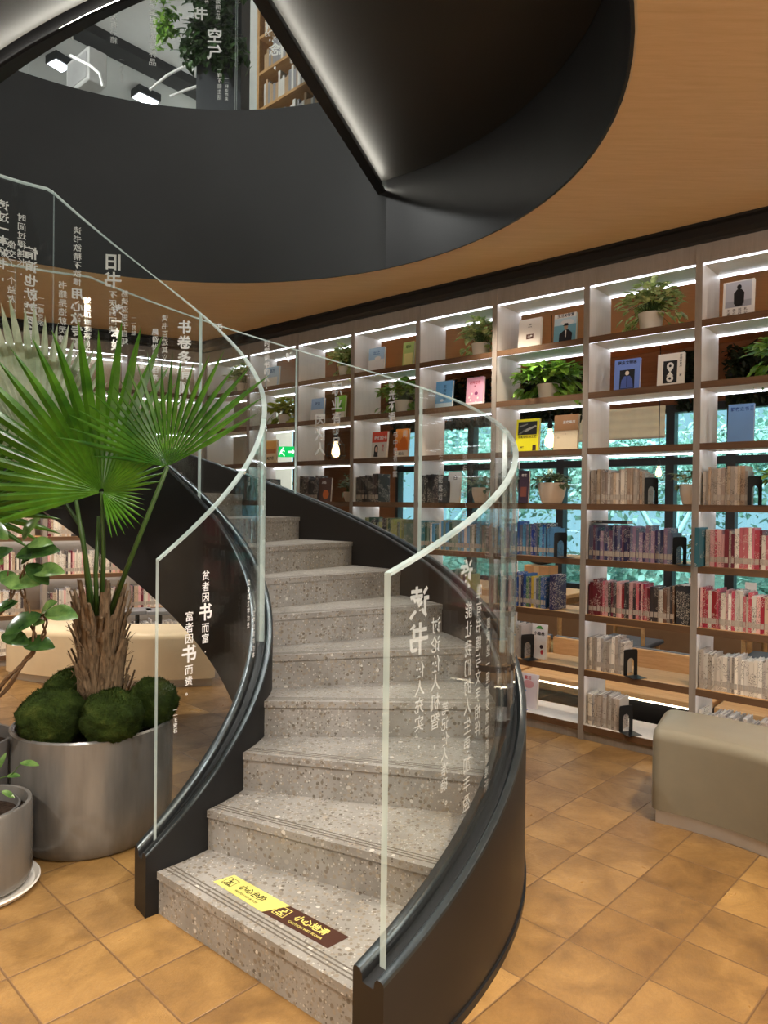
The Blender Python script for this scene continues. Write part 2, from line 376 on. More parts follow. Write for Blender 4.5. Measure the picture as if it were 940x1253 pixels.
# ------------------------------------------------------------------ room shell
def build_shell():
    import itertools
    nn = Vector((sn.x, sn.y)); off_n = Vector((SH[0], SH[1])).dot(nn)+3.34
    def clip(poly):
        out = []
        for p, q in zip(poly, poly[1:]+poly[:1]):
            a_, b_ = p.dot(nn)-off_n, q.dot(nn)-off_n
            if a_ <= 0: out.append(p)
            if a_*b_ < 0: out.append(p+(q-p)*(a_/(a_-b_)))
        return out
    PLAN = clip([Vector((-7.5,-4)), Vector((7,-4)), Vector((7,12.2)), Vector((-7.5,12.2))])
    b = MB(); b.loft([[(p.x,p.y,z) for p in PLAN] for z in (-.1, 0)]); o = b.build('floor', M_floor, world=True)
    # keep the tile grid anchored to a measured joint
    off = Vector((.909, 2.824, 0)); me = o.data
    d = o.location - off
    for v in me.vertices: v.co += Vector((d.x, d.y, 0))
    o.location = (off.x, off.y, o.location.z); struct(o)
    # ceiling with the round void
    n = 96; b = MB(); C2 = Vector(RC)
    def outer_plan(ang):
        d = Vector((math.cos(ang), math.sin(ang))); best = None
        for p, q in zip(PLAN, PLAN[1:]+PLAN[:1]):
            e = q-p; den = d.x*e.y-d.y*e.x
            if abs(den) < 1e-9: continue
            w_ = p-C2; t = (w_.x*e.y-w_.y*e.x)/den; u = (w_.x*d.y-w_.y*d.x)/den
            if t > 0 and -1e-6 <= u <= 1+1e-6 and (best is None or t < best): best = t
        return C2+d*best
    angs = sorted([2*PI*i/n for i in range(n)]+[math.atan2(p.y-RC[1], p.x-RC[0]) % (2*PI) for p in PLAN])
    def holed(r, z):
        b = MB()
        for a_, c_ in zip(angs, angs[1:]+[angs[0]+2*PI]):
            p, q = ring(r, math.degrees(a_), z), ring(r, math.degrees(c_), z); P_, Q_ = outer_plan(a_), outer_plan(c_)
            b.poly([p, (P_.x,P_.y,z), (Q_.x,Q_.y,z), q])
        return b
    struct(holed(RR+.012, ZC).build('ceiling', M_ceil, world=True))
    # dark fascia ring round the void, with a lip along the ceiling
    b = MB()
    b.loft([[ring(RR+dr, 360*i/n, z) for dr, z in ((0,ZC-.012),(0,Z2),(.16,Z2),(.16,ZC+.01),(.014,ZC+.01),(.014,ZC-.012))] for i in range(15, 80)], caps=False)
    struct(b.build('trim_2', M_fascia, world=True, smooth=40))
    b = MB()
    b.loft([[ring(RR+dr, 360*i/n, z) for dr, z in ((0,ZC-.012),(0,Z2),(.16,Z2),(.16,ZC+.01),(.014,ZC+.01),(.014,ZC-.012))] for i in range(79, 112)], caps=False)  # same fascia under the landing, its shade put into a blacker colour
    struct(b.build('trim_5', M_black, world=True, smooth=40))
    b = MB()
    b.loft([[ring(RR+dr, 360*i/n, z) for dr, z in ((.012,ZC-.006),(.012,ZC+.004),(.024,ZC+.004),(.024,ZC-.006))] for i in range(n+1)], caps=False)
    struct(b.build('trim_3', flat('pale_trim_edge', (196,176,140), .5), world=True, smooth=40))
    # upper floor slab top, upper walls and ceiling
    b = holed(RR+.1, Z2-.02)
    struct(b.build('floor.001', flat('upper_floor_grey', (150,146,140), .5), world=True))
    b = MB(); b.loft([[(p.x,p.y,z) for p in PLAN] for z in (7.6, 7.7)]); struct(b.build('ceiling.001', flat('upper_ceiling_paint', (190,191,189), .8, 0, .2, .03), world=True))
    UW = flat('upper_wall_paint', (210,212,210), .8, 0, .2, .03)
    yr = [p.y for p in PLAN if abs(p.x-7) < 1e-6]; yr = max(yr); yl = max(p.y for p in PLAN if abs(p.x+7.5) < 1e-6)
    for nm, x0, x1, y0, y1 in (('wall_left',-7.6,-7.5,-4,yl),('wall_right',7,7.1,-4,yr),('wall_front',-7.5,7,-4.1,-4)):
        b = MB(); b.box(x0, x1, y0, y1, 0, ZC); struct(b.build(nm, M_plaster, world=True))
        b = MB(); b.box(x0, x1, y0, y1, Z2, 7.6); struct(b.build(nm, UW, world=True))
    b = MB(); b.box(-6.6, 4.3, 3.2, 3.34, Z2, 7.6); M = Matrix.Translation(SP(0,0)) @ Matrix.Rotation(SANG, 4, 'Z'); b.v = [tuple(M @ Vector(p)) for p in b.v]
    struct(b.build('wall_back', UW, world=True))
    for z0, z1, m in ((0, ZC, M_plaster), (Z2, 7.6, UW)):
        b = MB(); b.box(-7.5, -1.6, 12.2, 12.3, z0, z1); struct(b.build('wall_rear', m, world=True))
    b = MB(); b.box(-6.6, 3.6, .37, 3.19, ZC-.03, ZC-.004); M = Matrix.Translation(SP(0,0)) @ Matrix.Rotation(SANG, 4, 'Z'); b.v = [tuple(M @ Vector(p)) for p in b.v]
    struct(b.build('ceiling_back', mat_wood('rear_ceiling_warm_tint', (190,116,70), (206,134,86), (1,14,1), .5, (0,0,-SANG), 2), world=True))  # redder panel under the ceiling, warm light put into its colour
    # black crown moulding over the bookcase run, stepped
    b = MB(); pr = [(-.055,3.225),(-.075,3.25),(-.075,3.30),(-.10,3.31),(-.10,ZC-.001),(.34,ZC-.001),(.34,3.225)]
    b.loft([[SP(s, n_, z) for n_, z in pr] for s in (1.6, -5.2)])
    struct(b.build('trim_1', M_black, world=True))
    # wall behind: brown wood header, white spandrel under the windows
    WN = 3.2
    b = MB()
    b.box(-7.3, 3.9, WN, WN+.14, 2.70, ZC); b.box(-7.3, 3.9, WN, WN+.14, 0, .62, 1); b.box(-7.3, -5.1, WN, WN+.14, .62, 2.70); b.box(3.1, 3.9, WN, WN+.14, .62, 2.70)
    M = Matrix.Translation(SP(0,0)) @ Matrix.Rotation(SANG, 4, 'Z')
    b.v = [tuple(M @ Vector(p)) for p in b.v]
    struct(b.build('wall_window_side', [M_brownwall, flat('spandrel_brown', (120,92,66), .7)], world=True))
    return WN
WN = build_shell()

SROT = Matrix.Rotation(SANG, 4, 'Z')
def sframe(s, n, z=0): return Matrix.Translation(SP(s, n, z)) @ SROT

def build_windows():
    ms = [3.1, 1.9, .65, -.66, -1.27, -2.55, -3.83, -5.1]
    pane = nodes_pane()
    for i in range(len(ms)-1):
        x1, x0 = ms[i], ms[i+1]
        e = bpy.data.objects.new('window_%d' % (i+1), None); COL.objects.link(e); e.location = SP(x0, WN); e.rotation_euler = (0,0,SANG); struct(e)
        w = x1-x0; b = MB(); t = .045
        b.box(0, t, -.02, .1, .62, 2.7); b.box(w-t, w, -.02, .1, .62, 2.7); b.box(t, w-t, -.02, .1, .62, .70); b.box(t, w-t, -.02, .1, 2.62, 2.7); b.box(t, w-t, -.02, .1, 2.06, 2.14)
        struct(b.build('window_frame', M_frame, e))
        b = MB(); b.box(t, w-t, .04, .048, .70, 2.06); b.box(t, w-t, .04, .048, 2.14, 2.62); struct(b.build('window_pane', pane, e))
def nodes_pane():
    m, nt, out = nodes('window_glass'); t = N(nt, 'ShaderNodeBsdfTransparent'); t.inputs[0].default_value = (.80,.94,.97,1)
    g = N(nt, 'ShaderNodeBsdfGlossy'); g.inputs['Roughness'].default_value = .02
    x = N(nt, 'ShaderNodeMixShader'); x.inputs[0].default_value = .06; L(nt, t.outputs[0], x.inputs[1]); L(nt, g.outputs[0], x.inputs[2]); L(nt, x.outputs[0], out.inputs[0]); return m
build_windows()

# ------------------------------------------------------------------ bookcases
def bookcase(e, w, first=False, right_post=False, full=True):
    """one bay in its own frame: x along the front, y to the back"""
    b = MB(); b.box(-PW, 0, .004, DEP, 0, 3.225); b.build('side_panel', M_panel, e)
    b = MB(); b.box(-PW-.002, .002, -.004, .006, 0, 3.226); b.build('front_post', M_post, e)
    if right_post:
        b = MB(); b.box(w, w+PW, .004, DEP, 0, 3.225); b.build('side_panel', M_panel, e)
        b = MB(); b.box(w-.002, w+PW+.002, -.004, .006, 0, 3.226); b.build('front_post', M_post, e)
    b = MB(); b.box(0, w, .0, .02, ZT, 3.225); b.build('header_panel', M_post, e)
    b = MB(); b.box(0, w, .02, DEP, ZT+.002, ZT+.03); b.build('top_panel', M_panel, e)
    zs = [Z1-i*DZ for i in range(8)]
    for i, z in enumerate(zs):
        b = MB(); b.box(0, w, .008, DEP, z-.032, z-.003, 0); b.box(0, w, .008, DEP, z-.003, z, 0 if i == 7 else 2); b.box(0, w, -.002, .008, z-.042, z, 1)
        b.build('shelf', [M_panel, M_board_edge, M_oak], e)
    b = MB(); b.box(0, w, .01, .03, 0, zs[-1]-.036); b.build('plinth', M_post, e)
    for i in range(8):
        zz = ZT if i == 0 else zs[i-1]-.032
        b = MB(); b.box(.004, w-.004, .012, .019, zz-.008, zz-.001); b.box(.004, w-.004, DEP-.026, DEP-.014, zz-.010, zz-.001)
        b.build('light_strip', M_led, e)

ORD = ['first','second','third','fourth','fifth','sixth','seventh','eighth','ninth','tenth','eleventh','twelfth','thirteenth','fourteenth','fifteenth','sixteenth','seventeenth','eighteenth','nineteenth','twentieth'] + \
      ['twenty-'+x for x in ('first','second','third','fourth','fifth','sixth','seventh','eighth','ninth')] + ['thirtieth'] + ['thirty-'+x for x in ('first','second','third','fourth','fifth','sixth','seventh','eighth','ninth')] + ['fortieth'] + ['forty-'+x for x in ('first','second','third','fourth','fifth')]
BAYS = ['rightmost bay', 'second bay from right', 'third bay from right', 'fourth bay from right', 'fifth bay from right', 'sixth bay from right', 'seventh bay from right', 'eighth bay from right']
ROWS = ['top shelf','second shelf','third shelf','fourth shelf','fifth shelf','sixth shelf','seventh shelf','lowest shelf']
BAYN = ['rightmost bay', 'second bay from the right', 'third bay from the right', 'fourth bay from the right', 'fifth bay from the right', 'sixth bay from the right', 'seventh bay from the right', 'eighth bay from the right', 'ninth bay from the right']
ROWN = ['top shelf', 'second shelf down', 'third shelf down', 'fourth shelf down', 'fifth shelf down', 'sixth shelf down', 'seventh shelf down', 'lowest shelf']

for j in range(-1, 8):
    lab = ('tall pale grey open bookcase, %s, with lit shelves' % BAYN[j]) if j >= 0 else 'tall pale grey open bookcase past the rightmost bay, mostly out of frame'
    e = thing('bookcase', lab, 'bookcase', SP(-j*BW, 0), SANG, 'open lit bookcases along the windows')
    bookcase(e, BW-PW, right_post=(j == -1))

# the second run, on the left
LANG = math.radians(29.7); LC = SP(-7*BW-PW, 0) + Vector((-.02,-.02,0)); LB = .78
ld = Vector((math.cos(LANG), math.sin(LANG), 0)); ln = Vector((-ld.y, ld.x, 0))
def LP(s, n, z=0): return LC + ld*s + ln*n + Vector((0,0,z))
LNM = ['nearest the corner', 'second from the corner', 'third from the corner', 'fourth from the corner']
for j in range(4):
    e = thing('bookcase', 'tall pale bookcase of the left run, %s, behind palm' % LNM[j], 'bookcase', LP(-(j+1)*LB+PW, 0), LANG, 'bookcases of the left run')
    bookcase(e, LB-PW, right_post=(j == 0))
b = MB(); pr = [(-.055,3.225),(-.075,3.25),(-.075,3.30),(-.10,3.31),(-.10,ZC-.001),(.34,ZC-.001),(.34,3.225)]
b.loft([[LP(s, n_, z) for n_, z in pr] for s in (.0, -4*LB)]); struct(b.build('trim_4', M_black, world=True))
b = MB(); b.v = []; b.box(-4*LB-3, .9, DEP+.02, DEP+.12, 0, ZC); Ml = Matrix.Translation(LC) @ Matrix.Rotation(LANG, 4, 'Z'); b.v = [tuple(Ml @ Vector(p)) for p in b.v]
struct(b.build('wall_left_shelves', flat('shelf_back_wall', (176,160,138), .8), world=True))

# ------------------------------------------------------------------ books
PAL = {
 'beige': [('beige',(170,160,149)),('cream',(198,188,176)),('grey-brown',(146,134,124)),('tan',(180,160,138)),('pale grey',(188,182,176))],
 'white': [('off-white',(214,208,198)),('cream',(206,196,178)),('pale grey',(190,184,176)),('ivory',(222,214,200)),('beige',(176,164,148))],
 'pink':  [('deep pink',(176,66,86)),('rose',(190,104,112)),('crimson',(150,36,54)),('pale pink',(214,168,166)),('maroon',(104,34,46)),('off-white',(214,208,198))],
 'pinkwhite': [('rose',(190,104,112)),('pale pink',(214,168,166)),('deep pink',(176,66,86)),('cream',(206,196,178)),('tan',(186,160,128)),('crimson',(150,36,54)),('off-white',(214,208,198))],
 'purple': [('navy',(44,46,82)),('dark purple',(62,48,84)),('indigo',(66,62,110)),('plum',(92,60,84)),('mauve',(140,118,146)),('grey-blue',(98,104,130))],
 'maroon': [('maroon',(104,34,46)),('crimson',(150,36,54)),('wine',(122,50,70)),('rose',(190,104,112)),('dark grey',(64,58,60)),('pale pink',(214,168,166))],
 'greyend': [('grey-brown',(150,136,120)),('off-white',(214,208,198)),('dark grey',(64,58,60)),('brown',(112,84,66)),('tan',(186,160,128))],
 'blue': [('blue',(44,84,150)),('sky blue',(92,150,196)),('navy',(44,46,82)),('teal',(48,104,118)),('royal blue',(40,58,140)),('grey-blue',(98,104,130))],
 'blueyellow': [('navy',(44,46,82)),('blue',(44,84,150)),('grey-blue',(98,104,130)),('yellow',(206,182,70)),('off-white',(214,208,198)),('green',(80,120,84))],
 'black': [('black',(30,30,32)),('dark grey',(64,58,60)),('charcoal',(44,44,48))],
 'teal': [('teal',(48,104,118)),('grey-green',(112,130,120)),('sky blue',(92,150,196)),('dark green',(44,76,62)),('off-white',(214,208,198))],
 'green': [('dark green',(44,76,62)),('olive',(116,122,84)),('grey-green',(112,130,120)),('yellow-green',(150,156,92)),('charcoal',(44,44,48))],
 'leftmix': [('off-white',(214,208,198)),('cream',(206,196,178)),('ivory',(222,214,200)),('pale pink',(214,168,166)),('off-white',(214,208,198)),('maroon',(104,34,46)),('pale grey',(190,184,176)),('dark grey',(64,58,60)),('tan',(186,160,128))],
 'mixed': [('off-white',(214,208,198)),('crimson',(150,36,54)),('cream',(206,196,178)),('navy',(44,46,82)),('brown',(112,84,66)),('rose',(190,104,112)),('dark grey',(64,58,60))],
}
def bmat(c):
    nm, rgb = c; return mat_book('cover_'+nm.replace(' ','_').replace('-','_'), rgb, (60,50,46) if sum(rgb) > 420 else (214,206,194))
def book_geo(mb, t, d, h, lab=True, mi=(0,1,2), M=None):
    c = .003
    mb.box(0, t, 0, c, 0, h, mi[0], M); mb.box(0, c, c, d, 0, h, mi[0], M); mb.box(t-c, t, c, d, 0, h, mi[0], M)
def book_pages(mb, t, d, h, mi=0, M=None): mb.box(.003, t-.003, .003, d-.004, .003, h-.004, mi, M)
def book_label(mb, t, h, mi=0, M=None): mb.box(.001, t-.001, -.0012, .0, .028, .062, mi, M)

class Stuff:
    def __init__(s): s.mb = MB(); s.mats = []
    def idx(s, m):
        if m not in s.mats: s.mats.append(m)
        return s.mats.index(m)
STUFF = Stuff()
NB = [0]
def row_of_books(frame, x0, x1, z, pal, individual, labeltail='', group='', hmin=.195, hmax=.245, tmin=.011, tmax=.028, n0=.03, leanend=False, count0=0, labels=True):
    """books side by side from x0 to x1 in a shelf frame; frame(x, n, z) -> Matrix"""
    x = x0; i = count0
    while True:
        t = RND.uniform(tmin, tmax); h = RND.uniform(hmin, hmax); d = RND.uniform(.14, .18)
        if RND.random() < .35 and x > x0: h = hlast
        hlast = h
        if x+t > x1: break
        c = RND.choice(PAL[pal]); dy = n0+RND.uniform(0, .012)
        ry = RND.uniform(-.012, .012)
        if individual:
            M = frame(x, dy, z)
            b = MB(); book_geo(b, t-.001, d, h)
            o = b.build('book', bmat(c)); o.matrix_world = M @ Matrix.Rotation(RND.uniform(-.02,.02), 4, 'Z')
            o.location = M.translation; o.rotation_euler = M.to_euler()
            wd = 'slim' if t < .0145 else ('thick' if t > .0225 else '')
            tag(o, ('%s %s book, %s from left, %s' % (wd, c[0], ORD[min(i,44)], labeltail)).strip(), 'book', group)
            b = MB(); book_pages(b, t-.001, d, h); b.build('pages', M_paper, o)
            if labels:
                b = MB(); book_label(b, t-.001, h); b.build('spine_label', M_label, o)
            NB[0] += 1
        else:
            M = frame(x, dy, z); a = STUFF.idx(bmat(c)); p = STUFF.idx(M_paper); l = STUFF.idx(M_label)
            book_geo(STUFF.mb, t-.001, d, h, mi=(a,p,l), M=M); book_pages(STUFF.mb, t-.001, d, h, p, M); book_label(STUFF.mb, t-.001, h, l, M)
        x += t; i += 1
    return x, i
def frame_j(j): return lambda x, n, z: sframe(-j*BW+x, n, z)
def zrow(r): return Z1-(r-1)*DZ+.0005
def bookend(j, r, x, mat=None, n=.035, col='black'):
    """steel bookend: upright plate with an arched opening, and a foot under the books"""
    o = thing('bookend', '%s arched bookend ending the books, %s, %s' % (col, ROWS[r-1], BAYS[j]), 'bookend', SP(-j*BW+x+.008, n-.02, zrow(r)), SANG+PI/2-.55, 'arched bookends on the shelves')
    m = mat or M_bookend; b = MB(); w, h, t = .105, .175, .004
    ou = []; inn = []
    for i in range(25):
        a = PI*i/24
        inn.append((w/2+.026*math.cos(a), .085+.032*math.sin(a)))
        x_ = w/2+(w/2)*max(-1, min(1, 1.5*math.cos(a))); z_ = h-.012+.012*math.sin(a) if abs(math.cos(a)) < .667 else .085+(h-.012-.085)*min(1, math.sin(a)/.745)
        ou.append((x_, z_))
    inn = [(w/2+.026, .0)] + inn + [(w/2-.026, .0)]; ou = [(w, .0)] + ou + [(0, .0)]
    for y in (0, t):
        for i in range(len(ou)-1):
            q = [(ou[i][0],y,ou[i][1]),(ou[i+1][0],y,ou[i+1][1]),(inn[i+1][0],y,inn[i+1][1]),(inn[i][0],y,inn[i][1])]
            b.poly(q if y else q[::-1])
    for L_ in (ou, inn):
        for i in range(len(L_)-1): b.poly([(L_[i][0],0,L_[i][1]),(L_[i][0],t,L_[i][1]),(L_[i+1][0],t,L_[i+1][1]),(L_[i+1][0],0,L_[i+1][1])])
    b.build('upright', m, o)
    b = MB(); b.box(0, w, -.10, -.0005, 0, .002); b.build('foot', m, o)
    return o

GR = 'shelved books along the windows'
def R(j, r, x0, x1, pal, ind=True, **kw):
    return row_of_books(frame_j(j), x0, x1, zrow(r), pal, ind, '%s, %s' % (ROWS[r-1], BAYS[j]), 'books on the %s, %s' % (ROWN[r-1], BAYN[j]), **kw)
WB = BW-PW
def RB(j, r, x0, x1, pal, mat=None, col='black', **kw):
    x, i = R(j, r, x0, x1, pal, **kw); bookend(j, r, x, mat, col=col); return x
# rightmost bay
RB(0,4,.015,.27,'beige', hmin=.2, hmax=.25)
x, i = R(0,5,.035,.50,'pink'); R(0,5,x,WB,'pink',False)
x, i = R(0,6,.01,.50,'pinkwhite', hmin=.21, hmax=.25); R(0,6,x,WB,'pinkwhite',False)
x, i = R(0,7,.01,.50,'white', hmin=.20); R(0,7,x,WB,'white',False)
x, i = R(0,8,.01,.50,'white', hmin=.2); R(0,8,x,WB,'white',False)
# second bay
RB(1,4,.01,.40,'beige', hmin=.2, hmax=.24)
x, i = R(1,5,.01,.30,'purple'); RB(1,5,x,.585,'purple', count0=i)
x, i = R(1,6,.01,.46,'maroon', hmin=.205); R(1,6,x,.585,'greyend', count0=i)
RB(1,7,.01,.27,'white', hmin=.2)
RB(1,8,.01,.265,'white', hmin=.2)
# third bay
RB(2,4,.01,.16,'black', hmin=.21, hmax=.26, labels=False)
RB(2,5,.01,.49,'blue')
R(2,6,.01,.44,'blueyellow', hmin=.21)
RB(2,7,.01,.235,'white', hmin=.2)
RB(2,8,.01,.13,'white',M_bookend_b,'blue')
# fourth bay
RB(3,4,.01,.19,'black', hmin=.2, hmax=.24, labels=False)
R(3,5,.01,.64,'teal',False)
# further bays and hidden rows: one mass of small distant books
for j, r, x0, x1, pal in ((3,6,.01,.5,'green'),(3,7,.01,.3,'white'),(3,8,.01,.2,'white'),(4,4,.01,.27,'black'),(4,5,.01,.6,'green'),(4,6,.01,.5,'mixed'),(4,7,.01,.4,'white'),
                          (5,4,.01,.25,'black'),(5,5,.01,.55,'black'),(5,6,.01,.5,'mixed'),(6,4,.01,.3,'black'),(6,5,.01,.5,'mixed'),(7,4,.01,.4,'mixed'),(7,5,.01,.5,'mixed'),(7,6,.01,.6,'mixed'),(6,6,.01,.6,'mixed'),
                          (7,7,.01,.6,'mixed'),(6,7,.01,.6,'mixed'),(5,7,.01,.5,'mixed'),(-1,5,.01,.6,'pink'),(-1,6,.01,.6,'pinkwhite'),(-1,7,.01,.6,'white'),(-1,4,.01,.3,'beige')):
    R(j, r, x0, x1, pal, False)
def frame_l(j): return lambda x, n, z: Matrix.Translation(LP(-(j+1)*LB+PW+x, n, z)) @ Matrix.Rotation(LANG, 4, 'Z')
for j in range(4):
    for r, pal in ((4,'black'),(5,'leftmix'),(6,'leftmix'),(7,'leftmix'),(8,'white')):
        row_of_books(frame_l(j), .01, RND.uniform(.6,.73), zrow(r), pal, False)

# horizontal book lying over the purple row, teal book standing out past the post, dark box-set at row ends
def lay_book(label, loc, rz, t, d, h, col, flatdown=False, lean=0, grp=None):
    o = thing('book', label, 'book', loc, rz, grp)
    M = Matrix.Rotation(PI/2, 4, 'Y') @ Matrix.Translation((-t,0,0)) if flatdown else Matrix.Rotation(lean, 4, 'Y')
    b = MB(); book_geo(b, t, d, h, M=M); b.build('cover', bmat(col), o)
    b = MB(); book_pages(b, t, d, h, 0, M); b.build('pages', M_paper, o)
    return o
lay_book('dark book lying flat on top of the purple row, white page edges', SP(-1*BW+.02, .04, zrow(5)+.2465), SANG+.12, .02, .16, .24, ('charcoal',(44,44,48)), True)
lay_book('teal book pulled forward beside the post, left end of the pink row', SP(.0, -.06, zrow(5)), SANG, .026, .17, .24, ('teal',(48,104,118)))
lay_book('large dark upright volume at the right end of the maroon row', SP(-1*BW+.60, .03, zrow(6)), SANG, .08, .2, .25, ('charcoal',(44,44,48)))
lay_book('yellow-topped navy volume at the right end of the blue and yellow row', SP(-2*BW+.45, .03, zrow(6)), SANG, .045, .17, .25, ('navy',(44,46,82)))

# ------------------------------------------------------------------ face-out display books
def face_book(j, r, x0, x1, h, rgb, label, art, n=.07, lean=.08):
    w = x1-x0; o = thing('display_book', label, 'book', SP(-j*BW+x0, n, zrow(r)), SANG, 'face-out display books')
    M = Matrix.Rotation(-lean, 4, 'X'); t = .02
    cm = flat('cover_%d_%d_%d' % rgb, rgb, .4, 0, .4, .03)
    b = MB(); b.box(0, w, 0, .002, 0, h, 0, M); b.box(0, w, t, t+.002, 0, h, 0, M); b.box(0, .003, .002, t, 0, h, 0, M); b.build('cover', cm, o)
    b = MB(); b.box(.003, w-.003, .0025, t-.0005, .003, h-.003, 0, M); b.build('pages', M_paper, o)
    P = lambda u, v, d=.0006: M @ Vector((u*w, -d, v*h))
    mats = []; mb = MB()
    def mi(c):
        m = flat('ink_%d_%d_%d' % c, c, .5, 0, .3, .03)
        if m not in mats: mats.append(m)
        return mats.index(m)
    dep = [.0004]
    for a in art:
        dep[0] += .00025; d = dep[0]
        if a[0] == 'r': _, x, y, x2, y2, c = a; mb.poly([P(x,y,d), P(x2,y,d), P(x2,y2,d), P(x,y2,d)], mi(c))
        elif a[0] == 'e': _, x, y, rx, ry, c = a; mb.poly([P(x+rx*math.cos(2*PI*k/20), y+ry*math.sin(2*PI*k/20), d) for k in range(20)], mi(c))
        elif a[0] == 'p': mb.poly([P(x, y, d) for x, y in a[1]], mi(a[2]))
        elif a[0] == 't': _, s, x, y, size, c = a; put_text(mb, s, lambda u, v: P(x+u/w, y+v/h, d), size, .02, mi(c))
        elif a[0] == 'c': _, s, x, y, size, c = a; put_column(mb, s, lambda u, v: P(x+u/w, y+v/h, d), size, 1.1, mi(c))
    if mb.v: mb.build('cover_print', mats, o)
    return o
K = (30,30,34); Wt = (236,234,228)
man = lambda cx, y0, s, c: [('p', [(cx-.16*s,y0),(cx+.16*s,y0),(cx+.17*s,y0+.30*s),(cx+.07*s,y0+.40*s),(cx-.07*s,y0+.40*s),(cx-.17*s,y0+.30*s)], c), ('e', cx, y0+.46*s, .075*s, .07*s, c)]
face_book(0,1,.10,.275,.225,(232,232,232),'white display book with a dark standing figure, top shelf, rightmost bay',[('r',.08,.28,.92,.97,(186,192,206)),('r',.08,.28,.92,.45,(160,166,182))]+man(.52,.36,1,K)+[('p',[(.40,.30),(.64,.30),(.66,.5),(.38,.5)],K),('c','无声的人',.2,.24,.02,K),('c','告白的人',.38,.24,.02,K),('c','远行者',.56,.24,.02,K),('c','札记',.75,.24,.02,K)])
face_book(0,3,.14,.285,.235,(110,152,206),'plain blue display book on the third shelf of the rightmost bay',[('t','静夜之书',.45,.86,.026,(40,74,140)),('c','诗选',.9,.95,.016,(40,74,140))])
face_book(1,2,.15,.325,.215,(112,140,214),'periwinkle display book with a black illustrated panel, second bay from the right',[('t','昆虫文物志',.5,.88,.026,K),('r',.22,.06,.8,.66,K),('p',[(.26,.08),(.76,.08),(.72,.34),(.62,.46),(.4,.46),(.3,.34)],(78,98,170)),('e',.51,.55,.08,.07,(226,214,196)),('p',[(.5,.1),(.52,.1),(.53,.46),(.49,.46)],K)])
face_book(1,2,.44,.61,.215,(238,234,224),'white display book with a black hourglass panel, second bay from the right',[('r',.22,.1,.74,.78,K),('e',.48,.62,.13,.11,Wt),('e',.48,.24,.13,.11,Wt),('p',[(.35,.32),(.61,.32),(.5,.44),(.61,.56),(.35,.56),(.46,.44)],Wt),('e',.48,.62,.05,.04,K),('e',.48,.24,.05,.04,K),('c','时间的秩序',.87,.95,.016,K),('c','著',.87,.35,.016,K)])
face_book(2,1,.14,.325,.225,(236,230,220),'cream display book with a small brown box print, third bay from the right',[('t','雪国',.5,.8,.012,K),('t','HOUSE',.5,.72,.01,K),('r',.36,.32,.68,.48,(96,66,56)),('t','小屋',.52,.4,.02,Wt)])
face_book(2,1,.43,.60,.215,(196,222,232),'pale blue display book with a dark suited figure, third bay from the right',[('r',.0,.0,1,.62,(120,176,198)),('r',0,.86,1,1,(236,236,232)),('t','生活的智慧',.52,.93,.026,K),('e',.6,.7,.3,.1,(226,232,236)),('p',[(.24,0),(.82,0),(.84,.32),(.68,.44),(.56,.47),(.46,.44),(.26,.32)],(36,36,44)),('e',.55,.54,.09,.08,(176,150,128)),('e',.55,.6,.14,.02,K),('r',.46,.6,.64,.67,K),('p',[(.53,.2),(.57,.2),(.58,.44),(.52,.44)],(226,226,226))])
face_book(2,3,.13,.32,.245,(226,220,38),'bright yellow display book with a black photo, third bay from right',[('r',.08,.52,.9,.92,(40,42,40)),('p',[(.3,.66),(.85,.8),(.9,.76),(.4,.6)],(170,170,164)),('p',[(.12,.8),(.5,.86),(.5,.83),(.2,.76)],(130,130,126)),('p',[(.1,.56),(.4,.7),(.45,.68),(.2,.54)],(110,112,108)),('t','手的记忆与工艺',.5,.45,.022,K),('t','· ·',.25,.36,.02,K),('t','编著',.3,.14,.014,K),('r',.75,.03,.9,.2,(60,44,40))])
face_book(2,3,.44,.625,.255,(222,206,176),'large tan and cream display book, third shelf, third bay',[('r',0,.55,1,1,(190,146,104)),('t','星夜集序',.62,.78,.024,Wt),('t','·',.5,.45,.03,(150,110,80)),('e',.2,.36,.05,.03,(196,180,150))])
face_book(3,2,.11,.275,.225,(108,170,220),'sky blue display book with a column of title characters, fourth bay from the right',[('r',0,0,1,.2,(190,216,232)),('c','东方之光',.56,.86,.03,(30,60,110)),('e',.4,.3,.1,.05,(214,232,240))])
face_book(3,2,.41,.57,.225,(222,168,192),'pink display book with small white blossoms, fourth bay from the right',[('t','花开满路',.5,.8,.026,(180,40,60)),('t','·集·',.5,.68,.014,(150,60,80))]+[('e',x,y,.05,.04,Wt) for x,y in ((.2,.3),(.35,.42),(.28,.2),(.6,.12),(.7,.26))]+[('r',.0,.0,1,.12,(240,226,230)),('e',.6,.42,.1,.06,(140,60,110))])
face_book(4,1,.10,.28,.215,(170,204,232),'pale blue and white display book, top shelf, fifth bay from the right',[('r',0,0,1,.5,(232,234,236)),('t','云上',.5,.78,.04,(90,130,190)),('e',.6,.55,.2,.08,(240,240,240))])
face_book(4,1,.49,.61,.215,(176,200,120),'green and yellow display book, top shelf, fifth bay from the right',[('r',.1,.1,.9,.55,(226,220,150)),('t','草木',.5,.8,.03,(60,90,40))])
face_book(4,3,.15,.325,.235,(226,222,216),'white display book with a red top band, fifth bay from the right',[('r',0,.6,1,1,(206,74,52)),('t','她们的书',.56,.76,.036,Wt),('e',.3,.36,.13,.15,K),('p',[(.16,.06),(.44,.06),(.42,.36),(.18,.36)],K),('e',.32,.34,.08,.1,(232,196,176)),('c','散文',.75,.52,.03,(200,60,60))])
